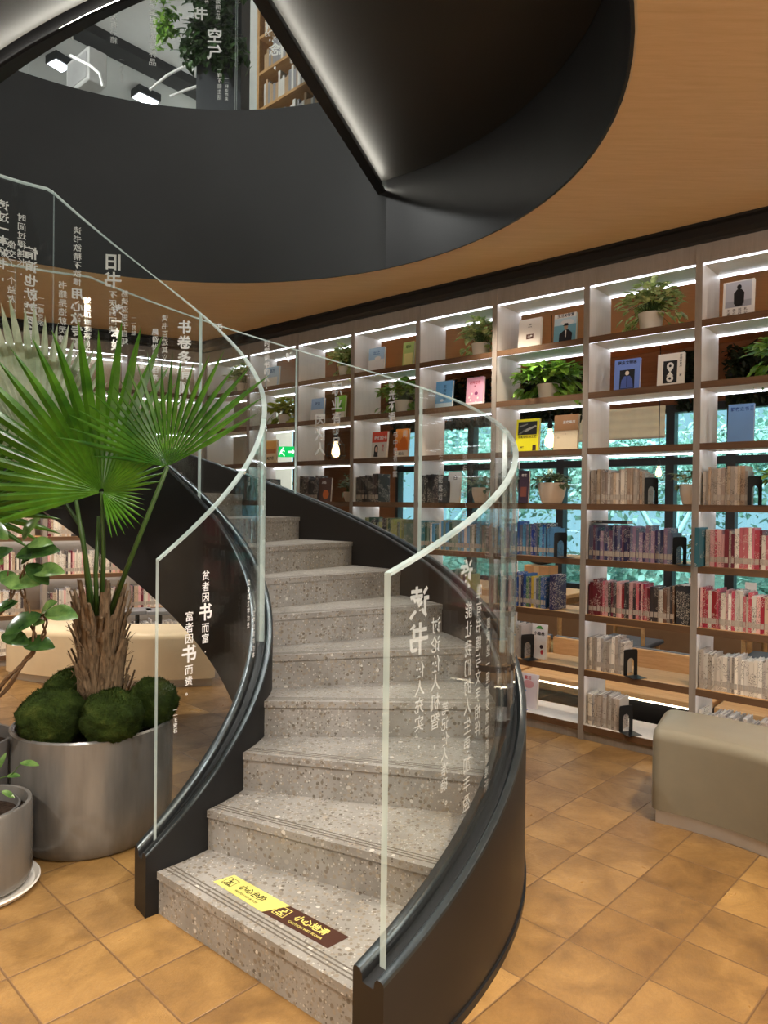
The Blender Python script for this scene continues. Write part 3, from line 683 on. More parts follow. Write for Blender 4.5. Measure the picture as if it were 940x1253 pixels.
face_book(4,3,.42,.56,.245,(236,148,58),'orange display book with a white lower band, fifth bay from the right',[('r',0,0,1,.24,(236,232,224)),('p',[(0,.24),(1,.24),(1,.5),(.6,.8),(.3,.5),(0,.6)],(224,116,40)),('t','远山',.5,.13,.03,K)])
face_book(5,2,.10,.27,.215,(150,190,232),'light blue display book, second shelf, sixth bay from the right',[('r',0,0,1,.5,(226,230,236)),('t','海边',.5,.75,.036,(50,90,160))])
face_book(5,2,.43,.55,.215,(120,190,60),'lime green display book with a white base, sixth bay from the right',[('r',0,0,1,.3,(236,236,226)),('p',[(.3,.4),(.7,.4),(.6,.8),(.45,.85)],(70,140,40)),('t','绿',.5,.14,.03,K)])
face_book(6,1,.16,.36,.21,(176,206,226),'powder blue display book, top shelf, seventh bay from the right',[('t','远方',.5,.8,.04,(60,90,140)),('r',.1,.08,.9,.5,(226,230,226))])
face_book(6,3,.12,.34,.235,(226,206,166),'sand display book with an orange sunset panel, seventh bay from the right',[('r',.05,.42,.95,.95,(214,160,84)),('r',.05,.42,.95,.6,(170,110,60)),('t','平凡岁月',.5,.2,.036,K)])
face_book(2,7,.27,.385,.25,(238,234,228),'white face-out book with green hill print, third bay from the right',[('p',[(.2,.86),(.8,.86),(.6,.96),(.4,.95)],(90,160,80)),('t','小森林',.5,.72,.03,K),('e',.7,.35,.12,.06,(60,40,50)),('e',.75,.2,.1,.07,(190,60,70))],n=.10)
face_book(2,8,.17,.32,.25,(236,226,224),'white face-out book with pink print behind the blue bookend',[('e',.5,.7,.3,.12,(226,170,170)),('t','童话',.45,.88,.03,(200,60,70)),('e',.3,.5,.1,.05,(120,160,210))],n=.10)
face_book(2,4,.19,.27,.24,(58,44,60),'dark face-out book with pale title, fourth shelf, third bay from the right',[('t','夜航',.5,.85,.022,Wt),('r',.2,.2,.8,.5,(120,70,60))],n=.02)
face_book(3,4,.22,.34,.25,(230,228,222),'white face-out book behind the bookend, fourth shelf, fourth bay from the right',[('t','白',.6,.8,.04,K)],n=.10)
face_book(5,4,.24,.40,.22,(90,60,50),'dark brown face-out book with orange art, fourth shelf, sixth bay',[('e',.6,.3,.25,.2,(226,120,50)),('t','火焰',.4,.8,.03,Wt)],n=.05)

# ------------------------------------------------------------------ shelf plants
def leaf_pts(c, d, up, ln_, wd, cup=.12):
    """heart-like leaf: base at c, pointing along d"""
    d = d.normalized(); s = d.cross(up)
    s = s.normalized() if s.length > 1e-4 else Vector((1,0,0)); u = s.cross(d).normalized()
    sh = [(0,0),(.12,.36),(.38,.5),(.7,.34),(1,0)]
    vs = []
    for t, w in sh:
        vs.append(c+d*(t*ln_)+u*(-.18*ln_*t*t))
    L_, R_ = [], []
    for t, w in sh[1:4]:
        L_.append(c+d*(t*ln_)-s*(w*wd)+u*(cup*wd-.18*ln_*t*t)); R_.append(c+d*(t*ln_)+s*(w*wd)+u*(cup*wd-.18*ln_*t*t))
    v = vs+L_+R_
    f = [(0,1,5),(1,2,6,5),(2,3,7,6),(3,4,7),(0,8,1),(1,8,9,2),(2,9,10,3),(3,10,4)]
    return v, f
def shelf_plant(j, r, x, kind, label, pot_r=.075, pot_h=.105, n=90, spread=.16, rise=.12, trail=.12, leaf=.055, potm=None, lm=None, seed=1, nn=.14, round_pot=False):
    R_ = random.Random(seed); o = thing('potted_plant', label, 'plant', SP(-j*BW+x, nn, zrow(r)), SANG, 'potted plants on the shelves')
    pr = [(pot_r*.78,0),(pot_r*.95,pot_h*.95),(pot_r,pot_h),(pot_r*.93,pot_h),(pot_r*.9,pot_h*.86)] if not round_pot else [(pot_r*.6,0),(pot_r*.72,.004),(pot_r*.95,pot_h*.5),(pot_r*1.02,pot_h*.8),(pot_r,pot_h),(pot_r*.93,pot_h),(pot_r*.9,pot_h*.86)]
    b = MB(); b.lathe(pr, n=28); b.build('pot', potm or M_potwhite, o, smooth=35)
    b = MB(); b.lathe([(0,pot_h*.9),(pot_r*.9,pot_h*.88)], n=20); b.build('soil', M_soil, o)
    fb = MB(); sb = MB()
    for k in range(int(n*1.7)):
        a = R_.uniform(0, 2*PI); q = R_.random()**.6
        hang = R_.random() < .30 and abs(math.cos(a)) > .72
        rr = spread*q*(1.0 if not hang else 1.05); zz = pot_h + (rise*(1-.55*q*q)*R_.uniform(.35,1.1) if not hang else -trail*R_.random())
        if hang: rr = max(rr, pot_r*1.08)
        p = Vector((rr*math.cos(a), rr*math.sin(a)*.75, max(zz, .02)))
        p.y = max(-.125, min(.15, p.y))
        d = Vector((math.cos(a), math.sin(a), R_.uniform(-.5,.6) if not hang else -.9))+Vector((R_.uniform(-.5,.5),R_.uniform(-.5,.5),0))
        l = leaf*R_.uniform(.6,1.2)
        v, f = leaf_pts(p, d, Vector((R_.uniform(-.3,.3),R_.uniform(-.6,.1),1)), l, l*.75)
        fb.add(v, f)
        if k % 3 == 0:
            c0 = Vector((R_.uniform(-.5,.5)*pot_r, R_.uniform(-.5,.5)*pot_r, pot_h*.9)); mid = (c0+p)/2+Vector((0,0,.05)); sb.tube([c0, mid, p], .0015, 4)
    fb.build('foliage', lm or M_pothos, o); sb.build('stems', M_petiole, o)
    return o
shelf_plant(1,1,.37,'v','white pot of cream-variegated trailing pothos, top shelf, second bay from the right',.085,.125,150,.19,.19,.12,.072,None,M_varieg,3)
shelf_plant(3,1,.50,'v','white pot of variegated pothos, top shelf, fourth bay from the right',.075,.11,130,.16,.19,.09,.072,None,M_varieg,4)
shelf_plant(5,1,.50,'v','pot of variegated pothos, top shelf, sixth bay from the right',.075,.10,130,.17,.19,.10,.072,None,M_varieg,5)
shelf_plant(7,1,.45,'v','pot of variegated pothos, top shelf, eighth bay from the right',.075,.10,110,.17,.19,.09,.072,None,M_varieg,6)
shelf_plant(0,2,.50,'p','large green pothos in the rightmost bay, second shelf down',.085,.11,120,.24,.16,.12,.09,None,M_pothos,7)
shelf_plant(2,2,.36,'p','big green pothos spilling over its pot, second shelf, third bay from the right',.085,.11,210,.25,.16,.12,.08,None,M_pothos,8)
shelf_plant(4,2,.46,'p','green pothos in a white pot, second shelf, fifth bay from the right',.085,.11,170,.23,.16,.11,.08,None,M_pothos,9)
shelf_plant(6,2,.40,'l','yellow-green leafy plant, second shelf, seventh bay from the right',.08,.10,150,.19,.15,.10,.07,None,M_lime,10)
shelf_plant(1,4,.645,'s','round cream pot with sparse upright twigs, fourth shelf, second bay from the right',.07,.13,26,.14,.12,.02,.045,M_potcream,M_sage,11,round_pot=True)
shelf_plant(2,4,.40,'s','large cream bowl-shaped pot of low herbs, fourth shelf, third bay from the right',.10,.15,90,.14,.06,.03,.04,M_potcream,M_sage,12,round_pot=True)
shelf_plant(0,4,.46,'s','wide cream pot beside the bookend, fourth shelf, rightmost bay',.10,.16,60,.13,.07,.02,.045,M_potcream,M_pothos,13,round_pot=True)
shelf_plant(3,4,.52,'s','small cream pot of pale herbs, fourth shelf, fourth bay from the right',.07,.12,70,.11,.09,.02,.04,M_potcream,M_sage,14,round_pot=True)
shelf_plant(5,4,.56,'s','small pot with upright grey-green sprigs, fourth shelf, sixth bay from the right',.055,.09,70,.09,.16,.02,.045,M_potcream,M_sage,15,round_pot=True)
shelf_plant(1,5,.66,'s','small green sprig in a dark pot, fifth shelf, second bay from the right',.035,.06,26,.06,.12,.02,.045,M_bookend,M_pothos,16,nn=.2)

# ------------------------------------------------------------------ staircase
ST = thing('spiral_staircase', 'curving terrazzo staircase with black stringers and lettered glass balustrades', 'staircase', (AX[0], AX[1], 0))
KL = 13.2; KE = 16.9
def kz(k): return RH*min(k, 14) if k < 14 else RH*14
def lin_z(k, kink): return RH*min(k, kink)
def build_steps():
    ds = [0,.030,.037,.047,.054,.064,.071]
    for k in range(1, 14):
        z = RH*k; n = 8; b = MB(); rs = [RI-.02+(RO+.02-RI+.02)*i/n for i in range(n+1)]
        rows = [[nose(k, r, d-.008) for r in rs] for d in ds]
        rows.append([nose(k+1, r, .012) for r in rs])
        for q in range(len(rows)-1):
            mi = 1 if q in (1,3,5) else 0
            for i in range(n):
                b.poly([(*rows[q][i],z),(*rows[q][i+1],z),(*rows[q+1][i+1],z),(*rows[q+1][i],z)], mi)
        for i in range(n):
            b.poly([(*rows[0][i+1],z),(*rows[0][i],z),(*rows[0][i],z-.03),(*rows[0][i+1],z-.03)])
            b.poly([(*rows[0][i+1],z-.03),(*rows[0][i],z-.03),(*rows[-1][i],z-.03),(*rows[-1][i+1],z-.03)])
            b.poly([(*rows[-1][i],z),(*rows[-1][i+1],z),(*rows[-1][i+1],z-.03),(*rows[-1][i],z-.03)])
        for i in (0, n):
            e_ = [(*r[i],z) for r in rows]; f_ = [(*rows[-1][i],z-.03),(*rows[0][i],z-.03)]
            b.poly(e_+f_ if i else (e_+f_)[::-1])
        st = b.build('step', [M_terr, M_tgroove], ST, world=True)
        b = MB()
        b.loft([[(*nose(k,r,0),z-RH),(*nose(k,r,0),z-.029),(*nose(k,r,.02),z-.029),(*nose(k,r,.02),z-RH)] for r in (RI-.02, RO+.02)])
        b.build('riser', M_terr, st, world=True)
    # landing
    b = MB(); n = 14
    b.loft([[cyl(RI-.02,k,RH*14),cyl(RO+.02,k,RH*14),cyl(RO+.02,k,RH*14-.12),cyl(RI-.02,k,RH*14-.12)] for k in [13.6+(KE-13.6)*i/n for i in range(n+1)]])
    la = b.build('landing', M_terr, ST, world=True)
    b = MB()
    b.loft([[(*nose(14,r,0),RH*13),(*nose(14,r,0),RH*14-.001),(*nose(14,r,.02),RH*14-.001),(*nose(14,r,.02),RH*13)] for r in (RI-.02, RO+.02)]); b.build('riser', M_terr, la, world=True)
    # smooth dark underside
    b = MB(); ks = [3+(KE-3)*i/60 for i in range(61)]
    b.loft([[cyl(RI-.02,k,max(.001,lin_z(k,14)-.60)),cyl(RO+.02,k,max(.001,lin_z(k,14)-.60)),cyl(RO+.02,k,max(.0,lin_z(k,14)-.62)),cyl(RI-.02,k,max(.0,lin_z(k,14)-.62))] for k in ks])
    b.build('soffit', M_soffit, ST, world=True)
build_steps()
def stringer(name, r0, r1, k0, k1, mface, flip):
    """sheet-metal stringer with a grooved glass shoe along its top"""
    w = r1-r0; n = int((k1-k0)*7); b = MB(); rings = []
    prof = [(0,None,-.0),(0,0,-.012),(.004,0,-.003),(.014,0,0),(.028,0,-.002),(.036,0,-.012),(.040,0,-.034),(w-.040,0,-.034),(w-.036,0,-.012),(w-.028,0,-.002),(w-.014,0,0),(w-.004,0,-.003),(w,0,-.012),(w,None,0)]
    mis = [0,1,1,1,1,2,2,2,1,1,1,1,0,0]
    for i in range(n+1):
        k = k0+(k1-k0)*i/n; zt = .205+lin_z(k, 13.6); zb = max(0, lin_z(k, 14)-.65)
        rings.append([cyl(r0+u, k, (zb if q is None else zt+dz)) for u, q, dz in prof])
    b.loft(rings, mis=mis)
    return b.build(name, [mface, M_steel, M_groove], ST, world=True, smooth=40)
stringer('stringer', .862, .976, .24, KE, M_black, 0)
stringer('stringer', 2.062, 2.186, .6, KE, M_outer, 1)
b = MB(); b.loft([[cyl(r, k, z) for r, z in ((2.180,0),(2.194,0),(2.194,.028),(2.180,.028))] for k in [.6+i*.1 for i in range(60)]]); b.build('base_strip', M_black, ST, world=True, smooth=40)
b = MB(); b.loft([[cyl(r, k, z) for r, z in ((.852,RH*14-.67),(.875,RH*14-.67),(.875,RH*14-.645),(.852,RH*14-.645))] for k in [13+i*.15 for i in range(26)]]); b.build('edge_trim', flat('bright_steel', (190,194,196), .2, .9), ST, world=True, smooth=40)

def glass_panel(r, k0, k1, kink, cap=99, rail=1.29):
    t = .024; n = max(6, int((k1-k0)*6)); b = MB(); f = lambda k: min(cap, rail+lin_z(k, kink)); g = lambda k: .175+lin_z(k, 13.6)
    ks = [k0+(k1-k0)*i/n for i in range(n+1)]
    for a, c in zip(ks, ks[1:]):
        for rr, s in ((r-t/2,1),(r+t/2,0)):
            e = .009; q = [cyl(rr,a,g(a)),cyl(rr,c,g(c)),cyl(rr,c,f(c)-e),cyl(rr,a,f(a)-e)]; b.poly(q[::-1] if s else q, 0)
            q = [cyl(rr,a,f(a)-e),cyl(rr,c,f(c)-e),cyl(rr,c,f(c)),cyl(rr,a,f(a))]; b.poly(q[::-1] if s else q, 1)  # bright band painted on the faces for the light showing in the edge
        b.poly([cyl(r-t/2,a,f(a)),cyl(r+t/2,a,f(a)),cyl(r+t/2,c,f(c)),cyl(r-t/2,c,f(c))], 1)
    for k in (k0, k1): b.poly([cyl(r-t/2,k,g(k)),cyl(r+t/2,k,g(k)),cyl(r+t/2,k,f(k)),cyl(r-t/2,k,f(k))], 1)
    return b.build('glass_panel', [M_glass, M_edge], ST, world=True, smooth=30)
GI = .922; GO = 2.125
gin = [glass_panel(GI, a+.008, c-.008, 13.0) for a, c in ((.5,4.4),(4.4,8.7),(8.7,12.9),(12.9,KE))]
gout = [glass_panel(GO, a+.004, c-.004, 13.0, 3.318) for a, c in ((.71,4.15),(4.15,6.5),(6.5,8.9),(8.9,10.5),(10.5,13.18),(13.18,KE))]
def lettering(panel, r, outward, cols, mat=None):
    """outward: readable when looking at the outside of the cylinder (else from inside)"""
    rr = r+(.0132 if outward else -.0132); sg = 1 if outward else -1
    for txt, k, z, sizes in cols:
        mb = MB(); put_column(mb, txt, lambda u, v: (lambda a: Vector((AX[0]+rr*math.cos(a), AX[1]+rr*math.sin(a), z+v)))(A0+DA*k+sg*u/rr), sizes)
        mb.build('lettering', mat or M_white_ink, panel, world=True)
lettering(gin[0], GI, True, [('贫者因书而富,', 1.52, 1.315, [.042,.042,.042,.075,.042,.042,.036]), ('富者因书而贵。', 1.14, 1.155, [.042,.042,.042,.075,.042,.042,.036]), ('——王安石', .86, .78, .02), ('立身以立学为先', 2.95, 1.25, .03), ('立学以读书为本', 3.25, 1.1, .03)])
lettering(gin[1], GI, True, [('书犹药也', 5.2, 1.9, .06), ('善读之可以医愚', 6.0, 1.95, .04), ('——刘向', 6.6, 1.8, .025)])
lettering(gin[2], GI, True, [('旧书不厌百回读', 11.37, 3.12, [.105,.105,.05,.05,.05,.05,.05]), ('熟读深思子自知', 11.05, 2.9, .045), ('——苏轼', 10.8, 2.75, .03), ('读书欲精不欲博,', 12.3, 3.26, .048), ('用心欲专不欲杂。', 12.3, 2.89, .07), ('书籍是造就灵魂的工具', 12.66, 2.92, .05), ('——黄庭坚', 12.0, 2.78, .035), ('读书百遍其义自见', 9.9, 2.75, .045)])
lettering(gin[3], GI, True, [('读过一本好书,', 14.13, 3.32, .062), ('像交了一个益友。', 13.92, 3.1, .048), ('时间过得越长,', 13.68, 3.27, .048), ('情谊也就越深厚。', 13.45, 3.09, .075), ('——臧克家', 13.2, 2.82, .035)])
lettering(gout[0], GO, False, [('读书', 1.04, 1.355, .10), ('使人充实,', 1.05, 1.13, .05), ('讨论使人机智,', 1.22, 1.255, .055), ('笔记使人准确。', 1.34, .98, .045), ('谁', 1.62, 1.42, .10), ('能让我们的人生更加丰盈', 1.66, 1.28, .06), ('唯有书籍与文字相伴', 1.84, 1.33, .055), ('阅读是一座随身携带的避难所', 2.05, 1.2, .045), ('——毛姆', 2.35, 1.05, .03), ('书山有路勤为径', 3.0, 1.5, .05)], M_frost)
lettering(gout[1], GO, False, [('学海无涯苦作舟', 4.7, 1.75, .06), ('腹有诗书气自华', 5.4, 1.9, .06), ('最是书香能致远', 6.0, 2.0, .05)], M_frost)
lettering(gout[2], GO, False, [('时光不语', 7.08, 2.46, .07), ('书中自有答案', 7.0, 2.1, .05), ('职业有时尽', 8.15, 2.49, [.10,.10,.09,.08,.08]), ('因为人', 8.45, 2.27, .10), ('阅', 6.8, 2.1, .05)], M_frost)
lettering(gout[3], GO, False, [('时常读书的人,', 9.4, 2.85, .05), ('唯', 9.0, 2.75, .08), ('书', 10.2, 3.0, .06)])
lettering(gout[4], GO, False, [('读一本好书,', 11.77, 3.12, .085), ('书卷多情似故人', 10.75, 3.02, .11), ('晨昏忧乐每相亲', 11.2, 2.95, .055), ('——于谦', 11.4, 2.8, .04), ('就是和许多高尚的人谈话', 12.2, 3.15, .05)])

# second flight and upper landing, seen from underneath
UF = thing('upper_stair_flight', 'dark underside of the upper stair flight with a glowing edge, overhead', 'staircase', (AX[0], AX[1], 1.6))
ZS = 3.90
def zb2(k): return min(ZS, 3.50+.185*k)
def build_upper():
    k0, k1 = -9.8, 2.16; n = 80; ks = [k0+(k1-k0)*i/n for i in range(n+1)]
    b = MB(); b.loft([[cyl(.94,k,zb2(k)+.07),cyl(2.05,k,zb2(k)+.07),cyl(2.05,k,zb2(k)+.12),cyl(.94,k,zb2(k)+.12)] for k in ks]); b.build('soffit', M_soffit, UF, world=True, smooth=40)
    b = MB(); b.loft([[cyl(.885,k,zb2(k)),cyl(.950,k,zb2(k)),cyl(.950,k,zb2(k)+.014),cyl(.920,k,zb2(k)+.014),cyl(.920,k,zb2(k)+.72),cyl(.885,k,zb2(k)+.72)] for k in ks]); b.build('stringer', M_black, UF, world=True, smooth=40)
    b = MB(); b.loft([[cyl(2.05,k,zb2(k)),cyl(2.12,k,zb2(k)),cyl(2.12,k,zb2(k)+.72),cyl(2.05,k,zb2(k)+.72)] for k in ks]); b.build('stringer', M_black, UF, world=True, smooth=40)
    b = MB(); b.loft([[cyl(.922,k,zb2(k)+.018),cyl(.932,k,zb2(k)+.018),cyl(.932,k,zb2(k)+.026),cyl(.922,k,zb2(k)+.026)] for k in ks]); b.build('light_strip', M_led_soft, UF, world=True)
    # flat landing soffit out to the fascia
    A = cyl(.925, k1, 0); E1 = Vector((-.03,5.29,0)); dA = math.degrees(math.atan2(E1.y-RC[1], E1.x-RC[0]))
    P = [A, Vector((-.59,3.27,0)), E1] + [ring(RR-.004, dA-(dA+62)*i/40, 0) for i in range(1, 41)] + [cyl(2.05, k1, 0)]
    z = ZS+.05; top = [Vector((p.x,p.y,z)) for p in P]; b = MB(); b.poly(top[::-1]); b.poly([p+Vector((0,0,.05)) for p in top]); b.build('landing_soffit', M_soffit, UF, world=True)
    # landing edge beam and its hidden light strip
    d = (E1-Vector((-.59,3.27,0))).normalized(); s = Vector((d.y,-d.x,0)); S0 = Vector((-.60,3.22,0)); E2 = E1+d*-.02
    b = MB(); b.loft([[p-s*.02+Vector((0,0,ZS-.035)),p+s*.045+Vector((0,0,ZS-.035)),p+s*.045+Vector((0,0,ZS-.02)),p+s*.015+Vector((0,0,ZS-.02)),p+s*.015+Vector((0,0,Z2)),p-s*.02+Vector((0,0,Z2))] for p in (S0, E2)]); b.build('landing_edge', M_black, UF, world=True)
    b = MB(); b.loft([[p+s*u+Vector((0,0,ZS+w)) for u, w in ((.017,-.016),(.027,-.016),(.027,-.008),(.017,-.008))] for p in (S0, E2)]); b.build('light_strip', M_led_soft, UF, world=True)
build_upper()

# non-slip stickers on the first step
def sticker(name, label, fl, fr, bl, br, rgb, ink, zh, en):
    z = RH+.0006; o = thing(name, label, 'sticker', ((fl[0]+br[0])/2, (fl[1]+br[1])/2, z), 0, 'warning stickers on the first step')
    m = flat('sticker_%d_%d_%d' % rgb, rgb, .35, 0, .5, .03)
    V = lambda p, h=0: Vector((p[0], p[1], z+h))
    b = MB(); q = [V(fl),V(fr),V(br),V(bl)]; b.poly([p+Vector((0,0,.0008)) for p in q]); b.poly(q[::-1])
    for i in range(4): b.poly([q[i],q[(i+1)%4],q[(i+1)%4]+Vector((0,0,.0008)),q[i]+Vector((0,0,.0008))])
    b.build('film', m, o, world=True)
    X = (V(fr)-V(fl)); W = X.length; X.normalize(); Y = Vector((-X.y, X.x, 0)); H = (V(bl)-V(fl)).dot(Y)
    sk = (V(bl)-V(fl)).dot(X)/H; im = flat('ink_%d_%d_%d' % ink, ink, .5, 0, .3, .03)
    P = lambda u, v: V(fl, .0014)+X*u+Y*v
    b = MB(); s = H*.58; x0, y0 = H*.30, H*.22
    put_text(b, zh, lambda u, v: P(W*.60+u+.12*v, H*.60+v), H*.42, .02); put_text(b, en, lambda u, v: P(W*.60+u+.12*v, H*.24+v), H*.17, .008)
    for a, c, e, f in ((0,0,1,.05),(0,.95,1,1),(0,.05,.05,.95),(.95,.05,1,.95)):
        b.poly([P(x0+a*s*1.1,y0+c*s),P(x0+e*s*1.1,y0+c*s),P(x0+e*s*1.1,y0+f*s),P(x0+a*s*1.1,y0+f*s)])
    def seg(pts, w):
        for (a0,b0),(a1,b1) in zip(pts, pts[1:]):
            p0, p1 = P(x0+a0*s*1.1,y0+b0*s), P(x0+a1*s*1.1,y0+b1*s); d = (p1-p0).normalized(); nrm = Vector((-d.y,d.x,0))*w*s
            b.poly([p0-nrm,p1-nrm,p1+nrm,p0+nrm])
    fig = ([[(.42,.70),(.52,.45),(.38,.30),(.30,.16)],[(.52,.45),(.68,.38),(.66,.2)],[(.44,.62),(.62,.56),(.72,.66)],[(.44,.62),(.28,.52)],[(.15,.14),(.85,.14)]] if rgb[0] > 150
           else [[(.60,.66),(.46,.42),(.28,.36)],[(.46,.42),(.66,.30),(.82,.34)],[(.58,.60),(.76,.66)],[(.56,.56),(.38,.62)],[(.2,.2),(.8,.16)]])
    for pl in fig: seg(pl, .045)
    hx, hy = (.40,.80) if rgb[0] > 150 else (.66,.78)
    b.poly([P(x0+(hx+.08*math.cos(2*PI*i/12))*s*1.1, y0+(hy+.08*math.sin(2*PI*i/12))*s) for i in range(12)])
    b.build('lettering', im, o, world=True)
sticker('warning_sticker', 'yellow watch-your-step sticker on the first stair tread', (-.629,2.665), (-.413,2.471), (-.559,2.714), (-.317,2.508), (206,199,112), (40,34,20), '小心台阶', 'WATCH YOUR STEP')
sticker('warning_sticker', 'dark brown caution-wet-floor sticker on the first stair tread', (-.412,2.470), (-.165,2.272), (-.316,2.507), (-.099,2.332), (70,42,32), (226,214,120), '小心地滑', 'CAUTION WET FLOOR')

# ------------------------------------------------------------------ planter with fan palm and moss balls
PX, PY = -1.405, 3.452
def build_planter():
    o = thing('planter', 'large round polished concrete planter holding the fan palm, left of the stairs', 'planter', (PX, PY, 0))
    b = MB(); b.lathe([(.30,0),(.335,.006),(.352,.03),(.366,.09),(.372,.18),(.372,.40),(.368,.53),(.358,.538),(.345,.53),(.342,.44)], n=72); b.build('bowl', M_concrete, o, smooth=40)
    b = MB(); b.lathe([(0,.50),(.343,.485)], n=40); b.build('soil', M_soil, o)
    # moss balls
    for i, (x, y, z, r, lab) in enumerate(((-.11,-.20,.605,.148,'left moss ball at the front of the planter'),(.17,-.215,.61,.138,'round moss ball at the front centre of the planter'),(.28,.01,.62,.125,'moss ball on the stair side of the planter, behind the glass edge'),(-.14,.08,.64,.135,'moss ball tucked behind the left one, beside the trunk'))):
        b = MB(); n, m = 40, 60; vs = []
        for a in range(n+1):
            for c in range(m):
                th = PI*a/n; ph = 2*PI*c/m; d = Vector((math.sin(th)*math.cos(ph), math.sin(th)*math.sin(ph), math.cos(th)))
                q = d*2.2+Vector((i*7,3,1)); rr = r*(1+.10*mnoise.noise(q)+.05*mnoise.noise(q*3)+.03*mnoise.noise(q*9)+.02*mnoise.noise(q*22))
                vs.append(Vector((PX+x, PY+y, z))+Vector((d.x*rr, d.y*rr, d.z*rr*.92)))
        b.add(vs, [(a*m+c, (a+1)*m+c, (a+1)*m+(c+1)%m, a*m+(c+1)%m) for a in range(n) for c in range(m)])
        R_ = random.Random(i)
        for _ in range(2600):      # short tufts
            v = R_.randrange(m, len(vs)-m); p = vs[v]; d = (p-Vector((PX+x,PY+y,z))).normalized(); t = Vector((R_.uniform(-1,1),R_.uniform(-1,1),R_.uniform(-1,1)))
            s = d.cross(t).normalized()*.0022; b.poly([p-s, p+s, p+d*R_.uniform(.004,.010)+t*.005])
        tag(b.build('moss_ball', M_moss, world=True, smooth=True), lab, 'moss ball', 'moss balls in the big planter')
build_planter()

CAMZ = 1.6; FPX = 868.0; PITCH = .0107; ROLL = .012
def camrows():
    cp, sp, cr, sr = math.cos(PITCH), math.sin(PITCH), math.cos(ROLL), math.sin(ROLL)
    f = Vector((0,cp,-sp)); u = Vector((0,sp,cp)); r = Vector((1,0,0)); return cr*r+sr*u, -sr*r+cr*u, f
CR, CU, CF = camrows()
def at(x, y, dist):
    """the place that lies dist metres in along the photo's view through a measured point"""
    d = CR*((x-470)/FPX)+CU*(-(y-626.5)/FPX)+CF; return Vector((0,0,CAMZ))+d*(dist/d.y)

def fan_leaf(mb, hub, U, V, spec, nseg, mi=0, fold=.5, split=.55, wmul=1.0, seed=0, droop=.1):
    """spec: list of (angle deg, radius); pleated fan whose segments part beyond split"""
    R_ = random.Random(seed); Nn = U.cross(V).normalized(); a0, a1 = spec[0][0], spec[-1][0]; dA_ = (a1-a0)/nseg
    def rad(a):
        for (x0,r0),(x1,r1) in zip(spec, spec[1:]):
            if min(x0,x1) <= a <= max(x0,x1): return r0+(r1-r0)*(a-x0)/(x1-x0)
        return spec[-1][1]
    for i in range(nseg):
        a = a0+dA_*(i+.5); ar = math.radians(a); rr = rad(a)*R_.uniform(.93,1.06); half = math.radians(abs(dA_))*.5
        jit = R_.uniform(-.02,.02); bend = R_.uniform(.4,1.3)*droop
        rows = []
        for t in (.02,.2,.4,split,.68,.8,.9,.97,1.0):
            r = rr*t; w = r*math.tan(half)*wmul
            if t > split:
                w0 = rr*split*math.tan(half)*wmul; w = w0*(1-((t-split)/(1-split))**1.6)*1.02
            ang = ar+jit*max(0, t-split)*2; d = U*math.cos(ang)+V*math.sin(ang); sdv = -U*math.sin(ang)+V*math.cos(ang)
            c = hub+d*r+Nn*(.10*rr*math.sin(t*1.5))-Vector((0,0,1))*(bend*rr*max(0,t-.35)**2)
            fz = fold*w
            rows.append((c-sdv*w-Nn*fz, c+Nn*fz*.6, c+sdv*w-Nn*fz))
        b0 = len(mb.v); vs = [p for row in rows for p in row]; fs = []
        for q in range(len(rows)-1):
            for e in (0,1): fs.append((q*3+e, q*3+e+1, (q+1)*3+e+1, (q+1)*3+e))
        mb.add(vs, fs, mi)

